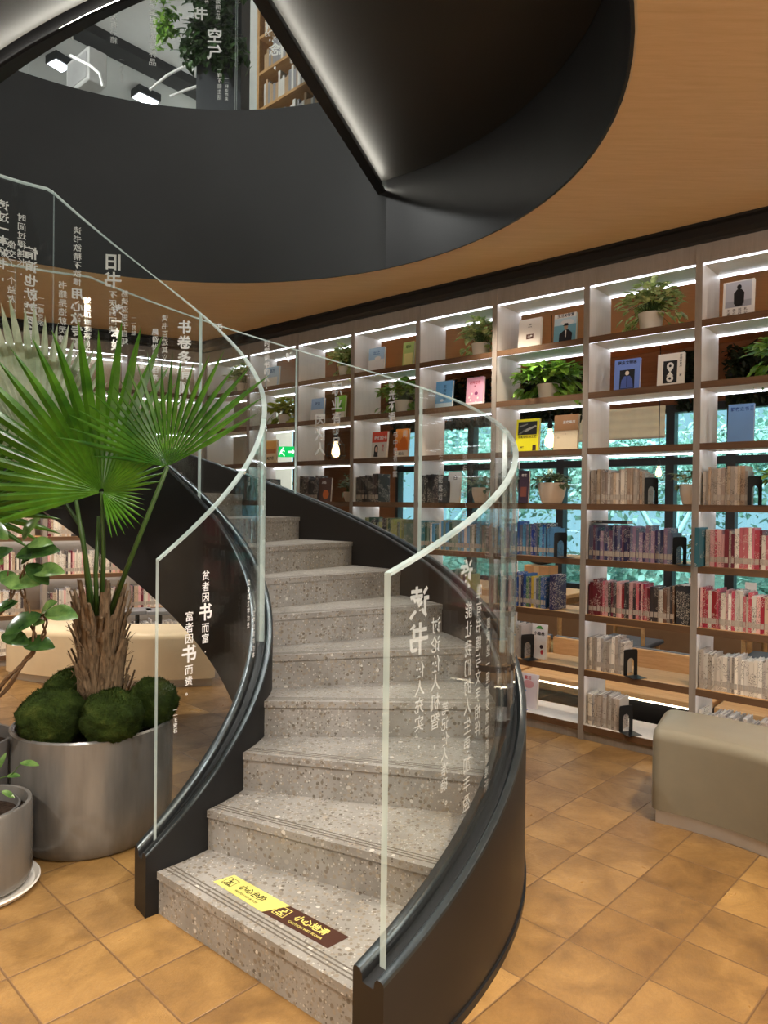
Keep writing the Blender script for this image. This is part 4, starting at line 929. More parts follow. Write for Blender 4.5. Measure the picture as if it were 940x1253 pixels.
def build_palm():
    o = thing('fan_palm', 'tall fan palm with pleated green fronds and a shaggy trunk, in the big planter', 'plant', (PX, PY, .50))
    # trunk with overlapping old leaf bases
    b = MB(); tb = Vector((PX+.05, PY-.02, .46)); tt = at(122, 752, 3.44)
    b.tube([tb, tb.lerp(tt,.3)+Vector((-.01,0,0)), tb.lerp(tt,.7), tt], [.085,.10,.105,.075], 16)
    R_ = random.Random(5)
    for i in range(110):
        a = R_.uniform(0, 2*PI); h = R_.uniform(.0, .92); c = tb.lerp(tt, h); out = Vector((math.cos(a), math.sin(a), 0)); sd_ = Vector((-out.y, out.x, 0))
        ln_ = R_.uniform(.12,.28); w = R_.uniform(.014,.042); r = .094; fl = R_.uniform(.01,.055)
        rows = []
        for t in (0,.35,.7,1):
            p = c+out*(r+fl*t*t+.004)+Vector((0,0,ln_*t))+sd_*(R_.uniform(-.01,.01)*t); ww = w*(1-.6*t)
            rows.append((p-sd_*ww, p+out*.006, p+sd_*ww))
        vs = [p for q in rows for p in q]; b.add(vs, [(q*3+e,q*3+e+1,(q+1)*3+e+1,(q+1)*3+e) for q in range(3) for e in (0,1)])
    for i in range(16):       # jagged cut stubs at the crown
        a = R_.uniform(0, 2*PI); p = tt+Vector((math.cos(a)*.07, math.sin(a)*.07, -.10)); q = p+Vector((math.cos(a)*R_.uniform(.03,.10), math.sin(a)*R_.uniform(.03,.08), R_.uniform(.10,.26)))
        b.tube([p, p.lerp(q,.5)+Vector((0,0,.02)), q], [.018,.014,.006], 6)
    for i in range(220):      # loose fibres
        a = R_.uniform(0, 2*PI); h = R_.uniform(.0,1.0); p = tb.lerp(tt,h)+Vector((math.cos(a)*.10, math.sin(a)*.10, 0)); q = p+Vector((math.cos(a)*.04+R_.uniform(-.04,.04), math.sin(a)*.04, R_.uniform(-.08,.1)))
        b.tube([p,q], .0012, 3)
    b.build('trunk', M_fib, o, world=True)
    hA, hB, hC, hD = at(125,602,3.30), at(205,571,3.12), at(48,566,3.85), at(6,640,3.25)
    top = tt-Vector((0,0,.06))
    for pts in ([top+Vector((.005,0,0)), top.lerp(hA,.5)+Vector((.005,.02,0)), hA], [top+Vector((.03,-.01,0)), top.lerp(hB,.45)+Vector((.01,.0,.0)), hB], [top+Vector((-.03,.02,0)), top.lerp(hC,.5)+Vector((.05,.05,.06)), hC], [top+Vector((-.03,-.02,0)), at(104,680,3.3), at(93,612,3.26)], [top+Vector((0,-.03,0)), at(117,700,3.36), at(121,632,3.36)]):
        b = MB(); b.tube(pts, [.014,.011,.009], 8); b.build('petiole', M_petiole, o, world=True, smooth=True)
    # fronds; U is to the photo's right, V upwards and leaning
    U = Vector((1,.1,0)).normalized(); V = Vector((0,.25,1)).normalized()
    px = 3.3/868
    b = MB(); fan_leaf(b, hA, U, V, [(-76,.24),(-35,.24),(0,.20),(30,.42),(55,.60),(75,.82),(92,.88),(115,.84),(140,.84),(165,.74),(185,.64),(203,.56)], 40, seed=1, split=.5, droop=.06); b.build('frond', M_palm, o, world=True)
    V2 = Vector((0,-.15,1)).normalized(); U2 = Vector((1,-.2,0)).normalized()
    b = MB(); fan_leaf(b, hB, U2, V2, [(24,.42),(36,.66),(50,.58),(68,.54),(85,.50),(105,.46),(130,.46),(150,.50),(163,.52),(172,.30)], 24, seed=2, split=.5, droop=.10, wmul=.86); b.build('frond', M_palm_d, o, world=True)
    V3 = Vector((0,-.35,1)).normalized(); U3 = Vector((1,.25,0)).normalized()
    b = MB(); fan_leaf(b, hC, U3, V3, [(20,.50),(45,.62),(70,.80),(90,.84),(110,.84),(135,.76),(165,.7),(190,.6)], 48, seed=3, split=.74, droop=.05, fold=.45); b.build('frond', M_palm_p, o, world=True)
    V4 = Vector((0,.35,1)).normalized()
    b = MB(); fan_leaf(b, hD+Vector((-.25,.1,.05)), U, V4, [(-30,.4),(0,.5),(40,.4),(80,.5),(120,.6)], 20, seed=4, split=.55, droop=.15); b.build('frond', M_palm_d, o, world=True)
build_palm()

# ------------------------------------------------------------------ the two smaller pots and the twisted plant
def oval_leaf(mb, c, d, up, l, w):
    d = d.normalized(); s = d.cross(up).normalized(); u = s.cross(d).normalized(); n = 8; vs = []
    for i in range(n+1):
        t = i/n; ww = w*.5*math.sin(PI*min(1,t*.97+.015))**.75; dr = -.22*l*t*t
        m = c+d*(l*t)+u*dr; vs += [m-s*ww+u*(ww*.3), m, m+s*ww+u*(ww*.3)]
    mb.add(vs, [(i*3+e,i*3+e+1,(i+1)*3+e+1,(i+1)*3+e) for i in range(n) for e in (0,1)])
def build_small_pots():
    c = Vector((-1.655, 2.90, 0))
    o = thing('flower_pot', 'small round concrete pot on a white saucer, front left corner', 'pot', c)
    b = MB(); b.lathe([(.17,.022),(.196,.03),(.205,.06),(.205,.34),(.200,.352),(.186,.352),(.182,.30)], n=56); b.build('bowl', M_concrete, o, smooth=40)
    b = MB(); b.lathe([(.155,.30),(.158,.335),(.150,.337),(.145,.29)], n=40); b.build('inner_pot', flat('dark_grey_pot', (84,82,80), .5), o, smooth=40)
    b = MB(); b.lathe([(0,.312),(.182,.30)], n=32); b.build('soil', M_soil, o)
    s = MB(); s.lathe([(.20,0),(.222,.004),(.236,.022),(.230,.026),(.214,.010),(0,.010)], n=56); so_ = s.build('saucer', M_potwhite, smooth=40); so_.location = c
    tag(so_, 'white saucer under the small concrete pot', 'saucer')
    for ch in o.children: ch.location.z += .0
    # sprig growing in it
    p = thing('seedling', 'small green sprig growing in the front left concrete pot', 'plant', c+Vector((0,0,.31)))
    b = MB(); st = [c+Vector((.02,0,.31)), c+Vector((.06,-.02,.45)), at(14,948,2.86), at(26,934,2.86)]; b.tube(st, [.004,.003,.002,.0015], 6); b.build('stem', M_petiole, p, world=True)
    b = MB()
    for x, y, dx, l in ((24,934,Vector((1,.0,.05)),.075),(8,950,Vector((1,-.2,.25)),.06),(2,968,Vector((1,-.2,-.25)),.06),(0,940,Vector((.2,.1,1)),.06)): oval_leaf(b, at(x,y,2.86), dx, Vector((0,-.5,1)), l, l*.42)
    b.build('foliage', M_rubber_l, p, world=True)
    c2 = Vector((-1.93, 3.22, 0))
    o = thing('flower_pot', 'dark round pot partly cut by the left edge, holding the twisted plant', 'pot', c2)
    b = MB(); b.lathe([(.20,0),(.222,.01),(.235,.05),(.238,.50),(.232,.512),(.218,.512),(.214,.45)], n=48); b.build('bowl', flat('dark_concrete', (92,88,84), .4, .1, .5, .2, 6), o, smooth=40)
    b = MB(); b.lathe([(0,.47),(.215,.455)], n=32); b.build('soil', M_soil, o)
    t = thing('twisted_houseplant', 'houseplant with twisted braided stems and rounded glossy leaves, left edge', 'plant', c2+Vector((0,0,.46)))
    D = 2.95
    for q, pts in enumerate(([c2+Vector((.0,-.03,.45)), at(-22,880,3.05), at(4,836,D), at(28,812,D), at(42,795,D), at(40,765,D), at(32,738,D), at(26,712,D), at(32,690,D)], [c2+Vector((.03,.0,.45)), at(-24,870,3.05), at(6,846,D), at(33,805,D), at(50,786,D), at(55,765,D), at(55,750,D)], [c2+Vector((-.03,.02,.45)), at(-40,820,3.0), at(-12,765,D), at(10,740,D), at(16,715,D), at(8,700,D)])):
        for tw in (0, 1):
            fine = []
            for i in range((len(pts)-1)*8+1):
                s_ = i/8; k = min(int(s_), len(pts)-2); f = s_-k; P0, P1 = pts[k], pts[k+1]; pm = pts[max(k-1,0)]; pn = pts[min(k+2,len(pts)-1)]
                pt = .5*((2*P0)+(P1-pm)*f+(2*pm-5*P0+4*P1-pn)*f*f+(3*P0-pm-3*P1+pn)*f**3); an = i*.55+tw*PI
                fine.append(pt+Vector((math.cos(an)*.007, math.sin(an)*.007, math.sin(an+1)*.004)))
            b = MB(); n_ = len(fine); b.tube(fine, [.0075-.004*i/n_ for i in range(n_)], 7); b.build('stem', M_bark, t, world=True, smooth=True)
    specs = [(16,672,-30,-10,.10,0),(28,662,12,28,.10,1),(34,668,35,10,.09,1),(20,680,48,14,.145,0),(40,700,40,6,.11,1),(8,716,38,8,.12,1),(26,690,40,40,.06,0),(55,750,38,0,.115,1),(50,752,10,14,.09,1),(52,752,-32,-12,.12,0),(2,777,38,-8,.10,0),(28,787,40,0,.11,0),(0,700,26,-20,.09,1),(4,690,-30,20,.12,1),(10,660,-28,20,.11,1),(40,765,20,10,.05,1),(22,736,-30,-10,.07,0),(0,745,20,20,.06,0),(33,690,30,-25,.1,0)]
    bd, bl = MB(), MB()
    for x, y, dx, dy, l, k in specs:
        c_ = at(x,y,D); d = at(x+dx,y-dy,D-.05)-c_; l *= 1.3; oval_leaf(bl if k else bd, c_, d, Vector((.1,-.75,.8)), l, l*.58)
    bd.build('foliage', M_rubber, t, world=True, smooth=True); bl.build('foliage', M_rubber_l, t, world=True, smooth=True)
build_small_pots()

# ------------------------------------------------------------------ curved benches
def curved_bench(label, c, r0, r1, a0, a1, h, mat, seg=40):
    mid = Vector((c[0]+(r0+r1)/2*math.cos(math.radians((a0+a1)/2)), c[1]+(r0+r1)/2*math.sin(math.radians((a0+a1)/2)), 0))
    o = thing('curved_bench', label, 'bench', mid, 0, 'curved leather benches')
    def sec(a, sc_=1.0, zo=0):
        R_ = []; e = .055
        m = (r0+r1)/2; w = (r1-r0)/2
        prof = [(-w,.07),(-w,h-e)]+[(-w+e-e*math.cos(PI/2*i/5), h-e+e*math.sin(PI/2*i/5)) for i in range(1,6)]+[(w-e+e*math.sin(PI/2*i/5), h-e+e*math.cos(PI/2*i/5)) for i in range(0,6)]+[(w,.07)]
        for u, z in prof:
            zz = z if z <= .07 else .07+(z-.07)*(1 if sc_ == 1 else .5+.5*sc_)
            R_.append((c[0]+(m+u*sc_)*math.cos(math.radians(a)), c[1]+(m+u*sc_)*math.sin(math.radians(a)), zz))
        return R_
    sgn = 1 if a1 > a0 else -1; de = math.degrees(.05/((r0+r1)/2))*sgn
    angs = [a0, a0+de*.2, a0+de*.5, a0+de]+[a0+de+(a1-a0-2*de)*i/seg for i in range(1,seg)]+[a1-de, a1-de*.5, a1-de*.2, a1]
    scs = [.90,.95,.985,1]+[1]*(seg-1)+[1,.985,.95,.90]
    b = MB(); b.loft([sec(a, s) for a, s in zip(angs, scs)]); b.build('upholstery', mat, o, world=True, smooth=50)
    b = MB(); k = .03
    b.loft([[(c[0]+r*math.cos(math.radians(a)), c[1]+r*math.sin(math.radians(a)), z) for r, z in ((r0+.015,0),(r1-.03,0),(r1-.03,.072),(r0+.015,.072))] for a in [a0+de*.5+(a1-a0-de)*i/seg for i in range(seg+1)]])
    b.build('kickboard', M_kick, o, world=True, smooth=50)
    return o
curved_bench('taupe leather curved bench in front of the rightmost bookcase bays', (.78,2.56), 1.19, 1.68, 60, -30, .475, M_leather_r)
curved_bench('beige leather curved bench behind the palm planter', (-2.2,8.6), 2.0, 2.55, -73, -118, .47, M_leather_l)
print('individual books', NB[0])

# ------------------------------------------------------------------ zone behind the shelves
def zthing(name, label, cat, s, n, z=0, rz=0, group=None): return thing(name, label, cat, SP(s, n, z), SANG+rz, group)
def build_back_zone():
    for i, (s0, s1) in enumerate(((-.02,1.7),(-1.50,-.06),(-3.0,-1.54))):
        o = zthing('oak_bench', ['light oak bench with raised back behind the rightmost bay','light oak bench with raised back behind the second bay from the right','light oak bench with raised back behind the third and fourth bays'][i], 'bench', (s0+s1)/2, .75, 0, 0, 'oak benches behind the bookcases'); w = (s1-s0)/2
        b = MB(); b.bbox(-w, w, -.28, .28, .225, .265, .004); b.build('seat', M_oak, o)
        b = MB(); b.bbox(-w, w, .28, .32, .20, .47, .004); b.build('backrest', M_oak, o)
        b = MB(); b.bbox(-w, w, .32, .36, .44, .475, .003); b.build('cap', flat('grey_cushion_edge', (96,104,112), .7), o)
        b = MB(); b.box(-w+.62, w-.12, -.24, .30, 0, .22); b.build('plinth', M_black, o)
        b = MB(); b.box(-w+.02, w-.02, -.275, -.265, .212, .224); b.build('light_strip', emis('bench_led', (255,240,210), 6), o)
    for i, s in enumerate((-.8, -2.5, -4.2)):
        o = zthing('reading_table', ['oak reading table behind the second bay from the right','oak reading table behind the third bay from the right','oak reading table behind the sixth bay'][i], 'table', s, 2.05, 0, 0, 'oak reading tables by the windows')
        b = MB(); b.bbox(-.75, .75, -.32, .32, .70, .74, .005); b.build('tabletop', M_oak, o)
        b = MB(); b.box(-.68, .68, -.26, .26, .62, .70); b.build('apron', M_oak, o)
        for x in (-.68, .68):
            for y in (-.26, .26):
                b = MB(); b.tube([(x,y,0),(x*.985,y*.97,.66)], [.018,.026], 10); b.build('leg', M_oak, o, smooth=40)
    def chair(label, s, n, rz):
        o = zthing('wooden_chair', label, 'chair', s, n, 0, rz, 'bentwood chairs at the reading tables')
        b = MB(); b.bbox(-.23, .23, -.22, .22, .42, .455, .01); b.build('seat', flat('grey_seat_pad', (78,84,92), .7), o)
        for x in (-.2,.2):
            b = MB(); b.tube([(x,-.19,0),(x*.95,-.17,.43)], [.013,.018], 8); b.build('leg', M_oak, o, smooth=40)
            b = MB(); b.tube([(x*1.02,.24,0),(x,.19,.43),(x*.98,.23,.80)], [.013,.018,.014], 8); b.build('leg', M_oak, o, smooth=40)
        b = MB(); b.bbox(-.2, .2, .215, .245, .60, .80, .008); b.build('backrest', M_oak, o)
        b = MB(); b.tube([(-.22,-.16,.62),(-.25,.05,.64),(-.2,.22,.70)], .012, 8); b.tube([(.22,-.16,.62),(.25,.05,.64),(.2,.22,.70)], .012, 8); b.build('armrest', M_oak, o, smooth=40)
    chair('wooden armchair with its back to the bookcase, second bay from the right', -1.0, 1.45, PI)
    chair('wooden armchair behind the rightmost bay, its back to the bookcase', .15, 1.5, PI)
    chair('wooden armchair behind the third bay from the right', -2.3, 1.45, PI)
    # small things standing on the tables
    for i, (s, lab) in enumerate(((-.62,'white table notice on a black base, second bay from the right'),(-.16,'white table notice on a black base, behind the rightmost bay'))):
        o = zthing('table_notice', lab, 'notice', s, 1.95, .74, 0, 'notices on the reading tables')
        b = MB(); b.bbox(-.04,.04,-.02,.02,0,.02,.003); b.build('base', M_bookend, o)
        b = MB(); b.bbox(-.045,.045,-.004,.004,.02,.24,.002); b.build('card', flat('notice_card', (226,222,214), .5), o)
        b = MB(); put_text(b, '请勿占座', lambda x,y: (x,-.0046,.17+y), .02); put_text(b, '保持安静', lambda x,y: (x,-.0046,.13+y), .016); b.build('lettering', M_bookend, o)
    o = zthing('carton', 'brown cardboard carton on the reading table, third bay from the right', 'box', -2.12, 1.95, .74)
    b = MB(); b.bbox(-.14,.14,-.1,.1,0,.26,.004); b.build('body', flat('cardboard', (176,130,84), .8), o)
    b = MB(); b.box(-.03,.03,-.101,.101,.02,.2605); b.build('tape', flat('carton_tape', (196,158,110), .4), o)
    o = zthing('shoulder_bag', 'black slouched bag on top of the carton, third bay from the right', 'bag', -2.12, 1.95, 1.0015)
    b = MB(); b.grid(lambda u, v: (.15*math.cos(2*PI*v)*math.sin(PI*min(.999,max(.001,u)))**.6, .08*math.sin(2*PI*v)*math.sin(PI*min(.999,max(.001,u)))**.6, .10*u), 10, 20); b.build('body', flat('black_nylon', (34,36,40), .6), o, smooth=True)
    b = MB(); b.tube([(-.1,0,.08),(-.06,0,.13),(.06,0,.13),(.1,0,.08)], .007, 8); b.build('handle', M_bookend, o, smooth=True)
    o = zthing('parcel_bag', 'blue and white bag lying on the reading table, third bay from the right', 'bag', -2.50, 1.92, .74)
    b = MB(); b.grid(lambda u, v: (.2*math.cos(2*PI*v)*math.sin(PI*min(.999,max(.001,u)))**.5, .1*math.sin(2*PI*v)*math.sin(PI*min(.999,max(.001,u)))**.5, .22*u), 10, 20); b.build('body', flat('white_plastic', (226,228,232), .4), o, smooth=True)
    b = MB(); b.grid(lambda u, v: (.203*math.cos(2*PI*v)*math.sin(PI*(.62+.2*u))**.5, .103*math.sin(2*PI*v)*math.sin(PI*(.62+.2*u))**.5, .22*(.62+.2*u)), 4, 20); b.build('stripe', flat('blue_plastic', (44,72,190), .4), o, smooth=True)
    # roller blind
    o = zthing('roller_blind', 'cream roller blind half lowered over the window, second bay from the right', 'blind', -1.91, WN-.06, 2.36)
    b = MB(); b.grid(lambda u, v: (-.60+1.2*v, .006*math.sin(u*22), .34*u), 24, 2); b.build('fabric', flat('cream_blind', (214,204,170), .8, Emission_Color=(.8,.72,.5,1), Emission_Strength=.15), o)  # faint glow put into the fabric, which is no lamp
    b = MB(); b.tube([(-.6,0,0),(.6,0,0)], .01, 8); b.build('bottom_rail', M_potcream, o)
    # hanging greenery on the header wall
    for i, (s0, s1, lab) in enumerate(((-.66,.35,'dark hanging foliage above the windows, rightmost bay'),(-1.14,-.92,'dark trailing foliage clump above the windows, second bay from the right'),(-2.95,-2.2,'dark hanging foliage above the windows, third bay from the right'),(-4.1,-3.45,'dark hanging foliage above the windows, fourth bay from the right'),(-5.05,-4.55,'dark hanging foliage above the windows, fifth bay from the right'))):
        R_ = random.Random(20+i); mid = (s0+s1)/2; w = (s1-s0)/2
        o = zthing('hanging_planter', lab, 'plant', mid, WN-.16, 2.7, 0, 'hanging foliage over the windows')
        b = MB(); b.box(-w, w, -.02, .15, .10, .24); b.build('trough', M_frame, o)
        b = MB()
        for k in range(int(3400*w)):
            p = Vector((R_.uniform(-w,w), R_.uniform(-.14,.08), R_.uniform(-.06,.52))); d = Vector((R_.uniform(-1,1),R_.uniform(-1,.2),R_.uniform(-1.2,.4))); l = R_.uniform(.05,.10)
            v, f = leaf_pts(p, d, Vector((0,-.5,1)), l, l*.6); b.add(v, f)
        b.build('foliage', M_darkfol, o)
    # pendant bulbs in wire cages
    for i, (x, y, dist, lab) in enumerate(((673,540,6.3,'caged pendant bulb in front of the window, third bay from the right'),(411,553,7.6,'caged pendant bulb beyond the sixth bay from the right'),(806,579,6.6,'small pendant bulb seen through the fourth shelf, second bay from the right'))):
        p = at(x, y, dist); o = thing('pendant_lamp', lab, 'lamp', p, 0, 'pendant bulbs behind the shelves'); s = .6 if i == 2 else 1
        b = MB(); b.tube([(0,0,.15*s),(0,0,ZC-p.z)], .004, 6); b.build('cord', M_bookend, o)
        b = MB(); b.lathe([(.0,.20*s),(.02*s,.195*s),(.022*s,.13*s),(.018*s,.11*s)], n=16); b.build('socket', M_bookend, o, smooth=40)
        b = MB(); b.lathe([(0,-.06*s),(.03*s,-.05*s),(.045*s,-.02*s),(.042*s,.02*s),(.022*s,.08*s),(.018*s,.11*s)], n=20); b.build('bulb', emis('bulb_glow', (255,214,150), 5), o, smooth=True)
        b = MB()
        for k in range(6):
            a = PI*k/3; b.tube([(.02*s*math.cos(a),.02*s*math.sin(a),.15*s),(.085*s*math.cos(a),.085*s*math.sin(a),.08*s),(.10*s*math.cos(a),.10*s*math.sin(a),-.04*s),(.07*s*math.cos(a),.07*s*math.sin(a),-.10*s)], .0025*s, 5)
        for rr, zz in ((.085,.08),(.10,-.04),(.07,-.10)): b.tube([(rr*s*math.cos(2*PI*k/20), rr*s*math.sin(2*PI*k/20), zz*s) for k in range(21)], .0025*s, 5)
        b.build('cage', M_bookend, o)
    # green running-man exit sign
    p = at(351, 553, 9.0); o = thing('exit_sign', 'green lit exit sign with white running figure, seen through the seventh bay from the right', 'sign', p, SANG+.5)
    b = MB(); b.bbox(-.125,.135,-.01,.02,-.065,.068,.004); b.build('body', emis('exit_green', (20,190,90), 1.3), o)
    b = MB()
    for q in ([(-.10,-.045),(-.06,-.01),(-.045,.025),(-.07,.03),(-.085,-.0)],[(-.06,-.01),(-.03,-.03),(-.02,-.055),(-.035,-.055),(-.05,-.03),(-.075,-.02)],[(-.045,.025),(-.02,.01),(-.025,.0),(-.05,.012)]): b.poly([(x,-.011,z) for x, z in q])
    b.poly([(-.045+.012*math.cos(2*PI*k/10),-.011,.045+.012*math.sin(2*PI*k/10)) for k in range(10)])
    b.poly([(x,-.011,z) for x, z in ((.02,-.012),(.08,-.012),(.08,-.03),(.12,0),(.08,.03),(.08,.012),(.02,.012))]); b.build('pictogram', emis('exit_white', (235,255,240), 1.5), o)
    # small grey side tables behind the left bench
    for i, (x, y, dd) in enumerate(((168,752,7.0),(196,752,7.0))):
        p = at(x, y, dd); o = thing('side_table', ['grey low side table behind the beige bench','grey low side table nearest the stairs, behind the beige bench'][i], 'table', (p.x, p.y, 0), .4)
        b = MB(); b.bbox(-.13,.13,-.13,.13,.50,.535,.004); b.build('tabletop', flat('grey_laminate', (132,134,138), .4), o)
        b = MB(); b.tube([(0,0,.02),(0,0,.50)], .02, 12); b.build('post', M_steel, o, smooth=40)
        b = MB(); b.lathe([(.12,0),(.12,.012),(.02,.02)], n=24); b.build('base', M_steel, o, smooth=40)
build_back_zone()

# distant shelved books as one mass
o = STUFF.mb.build('books', STUFF.mats); o['kind'] = 'stuff'; tag(o, 'rows of small distant books on the far and half-hidden shelves', 'books', None, 'stuff')

# ------------------------------------------------------------------ outdoors
def build_outdoors():
    b = MB(); M = Matrix.Translation(SP(0,0)) @ SROT; b.box(-14, 12, WN+.15, 22, -.35, -.25); b.v = [tuple(M @ Vector(p)) for p in b.v]
    struct(b.build('ground', flat('garden_ground', (104,128,104), .95, var=.3), world=True))
    R_ = random.Random(11); k = 0
    for s, n, h in ((4.6,6.6,5),(2.6,7.6,5.6),(.8,6.4,5),(-.9,7.9,5.6),(-2.4,6.3,5),(-4.2,7.8,5.6),(-5.9,6.4,5),(-7.6,7.8,5.6),(-9.4,6.4,5)):
        c = SP(s, n, -.25); o = thing('tree', 'pale-branched garden tree outside the windows, %s from the right' % ORD[k], 'tree', c, 0, 'garden trees outside the windows'); k += 1
        b = MB(); tips = []
        def br(p, d, l, r, lev):
            q = p+d*l; b.tube([p, p.lerp(q,.5)+Vector((R_.uniform(-.05,.05),R_.uniform(-.05,.05),0)), q], [r, r*.85, r*.7], 6, caps=False); tips.append(q)
            if lev:
                for _ in range(3): br(q, (d+Vector((R_.uniform(-.8,.8),R_.uniform(-.8,.8),R_.uniform(-.1,.5)))).normalized(), l*.62, r*.6, lev-1)
        br(Vector((0,0,0)), Vector((R_.uniform(-.15,.15),R_.uniform(-.1,.1),1)).normalized(), h*.24, .085, 4)
        b.build('trunk', M_treetrunk, o, smooth=True)
        b = MB()
        for q in range(3600):
            t = R_.choice(tips)+Vector((R_.gauss(0,.3),R_.gauss(0,.3),R_.gauss(0,.35))); l = R_.uniform(.06,.16); d = Vector((R_.uniform(-1,1),R_.uniform(-1,1),R_.uniform(-1,.5))).normalized()
            s_ = d.cross(Vector((R_.uniform(-1,1),R_.uniform(-1,1),1))).normalized()*l*.28; b.poly([t, t+d*l*.5+s_, t+d*l, t+d*l*.5-s_])
        for q in range(900):       # low shrubs round the trunk
            t = Vector((R_.uniform(-.85,.85),R_.uniform(-.6,.6),abs(R_.gauss(0,.5)))); l = R_.uniform(.1,.22); d = Vector((R_.uniform(-1,1),R_.uniform(-1,1),R_.uniform(-.4,1))).normalized()
            s_ = d.cross(Vector((R_.uniform(-1,1),R_.uniform(-1,1),1))).normalized()*l*.3; b.poly([t, t+d*l*.5+s_, t+d*l, t+d*l*.5-s_])
        b.build('crown', M_treeleaf, o)
build_outdoors()

# ------------------------------------------------------------------ upper floor, seen through the void
def build_upper_floor():
    # lettered glass guard standing on the fascia
    o = thing('upper_balustrade', 'lettered glass balustrade round the void on the upper floor', 'balustrade', ring(RR+.06, 100, Z2))
    seams = [50, 88.6, 126, 165]
    for a0, a1 in zip(seams, seams[1:]):
        b = MB(); n = 14; r0, r1 = RR+.05, RR+.066
        for i in range(n):
            p, q = a0+.15+(a1-a0-.3)*i/n, a0+.15+(a1-a0-.3)*(i+1)/n
            b.poly([ring(r0,q,Z2-.03),ring(r0,p,Z2-.03),ring(r0,p,Z2+1.15),ring(r0,q,Z2+1.15)]); b.poly([ring(r1,p,Z2-.03),ring(r1,q,Z2-.03),ring(r1,q,Z2+1.15),ring(r1,p,Z2+1.15)])
            b.poly([ring(r0,p,Z2+1.15),ring(r1,p,Z2+1.15),ring(r1,q,Z2+1.15),ring(r0,q,Z2+1.15)],1)
        for a in (a0+.15, a1-.15): b.poly([ring(r0,a,Z2-.03),ring(r1,a,Z2-.03),ring(r1,a,Z2+1.15),ring(r0,a,Z2+1.15)],1)
        pn = b.build('glass_panel', [M_glass, M_edge], o, world=True, smooth=30)
        rr = RR+.068
        for txt, deg, z, s in (('人离开', 94.5, 5.62, .035),('书', 95.5, 5.48, [.11]),('空气', 92.9, 5.32, .12),('如同离开', 92.3, 5.55, .04),('一样不能生活', 91.9, 5.02, .04),('——科洛廖夫', 90.5, 4.95, .03),('书是人类进步的', 82.5, 5.62, .05),('概念,', 81.0, 5.3, .10),('让我们读书而思考', 79.6, 5.5, .045),('——周国平', 77.6, 5.2, .035),('书籍是全世界的营养品', 104.5, 5.62, .06),('生活里没有书籍', 111.5, 5.5, .055),('——莎士比亚', 110, 5.0, .03),('理想的书籍', 119, 5.3, .05)):
            if a0 <= deg < a1: mb = MB(); put_column(mb, txt, lambda u, v: (lambda a: Vector((RC[0]+rr*math.cos(a), RC[1]+rr*math.sin(a), z+v)))(math.radians(deg)+u/rr), s); mb.build('lettering', M_white_ink, pn, world=True)
    zc = 7.6
    up = lambda x, y: (lambda d: Vector((0,0,CAMZ))+d*((zc-CAMZ)/d.z))(CR*((x-470)/FPX)+CU*(-(y-626.5)/FPX)+CF)
    # black duct band under the ceiling
    a, c = up(85, 24), up(232, 100); d = (c-a).normalized(); s = Vector((-d.y,d.x,0))*.15
    b = MB(); b.loft([[p+s+Vector((0,0,-.12)),p-s+Vector((0,0,-.12)),p-s,p+s] for p in (a-d*3, c+d*.8)]); tag(b.build('duct', M_black, world=True), 'black linear duct under the upper floor ceiling', 'duct')
    # linear lights hung from the upper ceiling
    for i, (q0, q1) in enumerate((((62,64),(82,76)),((165,106),(192,119)))):
        p0, p1 = up(*q0), up(*q1); m = (p0+p1)/2; m.z = zc-.05; ang = math.atan2(p1.y-p0.y, p1.x-p0.x); l = (p1-p0).length/2
        o = thing('linear_light', ['long bright ceiling light at the left edge of the void view','bright ceiling light panel just above the dark fascia'][i], 'light', m-Vector((0,0,.06)), ang)
        b = MB(); b.bbox(-l,l,-.12,.12,0,.11,.004); b.build('housing', M_frame, o)
        b = MB(); b.box(-l+.02,l-.02,-.09,.09,-.012,.001); b.build('diffuser', M_led, o)
    for q in ((-3.9,4.9),(1.2,7.4)):  # unseen fill lamps added to brighten the upper floor
        l = bpy.data.lights.new('upper_fill', 'POINT'); l.energy = 260; l.shadow_soft_size = .2; l.color = (1,.98,.95); ob = bpy.data.objects.new('upper_fill', l); COL.objects.link(ob); ob.location = (*q, 5.8)
    # white bent tube rail, glimpsed high up
    for i, pts in enumerate((((183,110),(205,92),(228,80),(245,73)),((208,118),(228,110),(246,104)),((86,68),(110,80),(122,90),(126,106)))):
        P = [at(x, y, 7.2 if i < 2 else 6.6) for x, y in pts]
        b = MB(); b.tube(P, .014, 10); tag(b.build('tube_rail', flat('white_enamel', (236,238,236), .35), world=True, smooth=40), ['upper white bent tube rail beside the green column','lower white bent tube rail beside the green column','white tube rail with a rounded corner at the left of the void'][i], 'rail', 'white tube rails upstairs')
    p = at(106, 88, 7.4); o = thing('wall_cabinet', 'white boxy unit at the left of the upper floor view', 'cabinet', (p.x, p.y, p.z-.25), SANG)
    b = MB(); b.bbox(-.24,.24,-.10,.10,.04,.38,.01); b.build('body', flat('grey_white_case', (176,178,176), .45), o)
    b = MB(); b.bbox(-.20,.20,-.106,-.099,.08,.34,.002); b.build('door', flat('pale_grey_door', (150,152,152), .4), o)
    # column clad in plants
    cpos = at(274, 90, 6.6); o = thing('planted_column', 'dark column clad in hanging green plants on the upper floor', 'column', (cpos.x, cpos.y, Z2))
    b = MB(); b.box(-.2,.2,-.2,.2,0,zc-Z2-.02); b.build('shaft', flat('dark_grey_column', (58,62,66), .6), o)
    R_ = random.Random(31); b = MB(); b2 = MB()
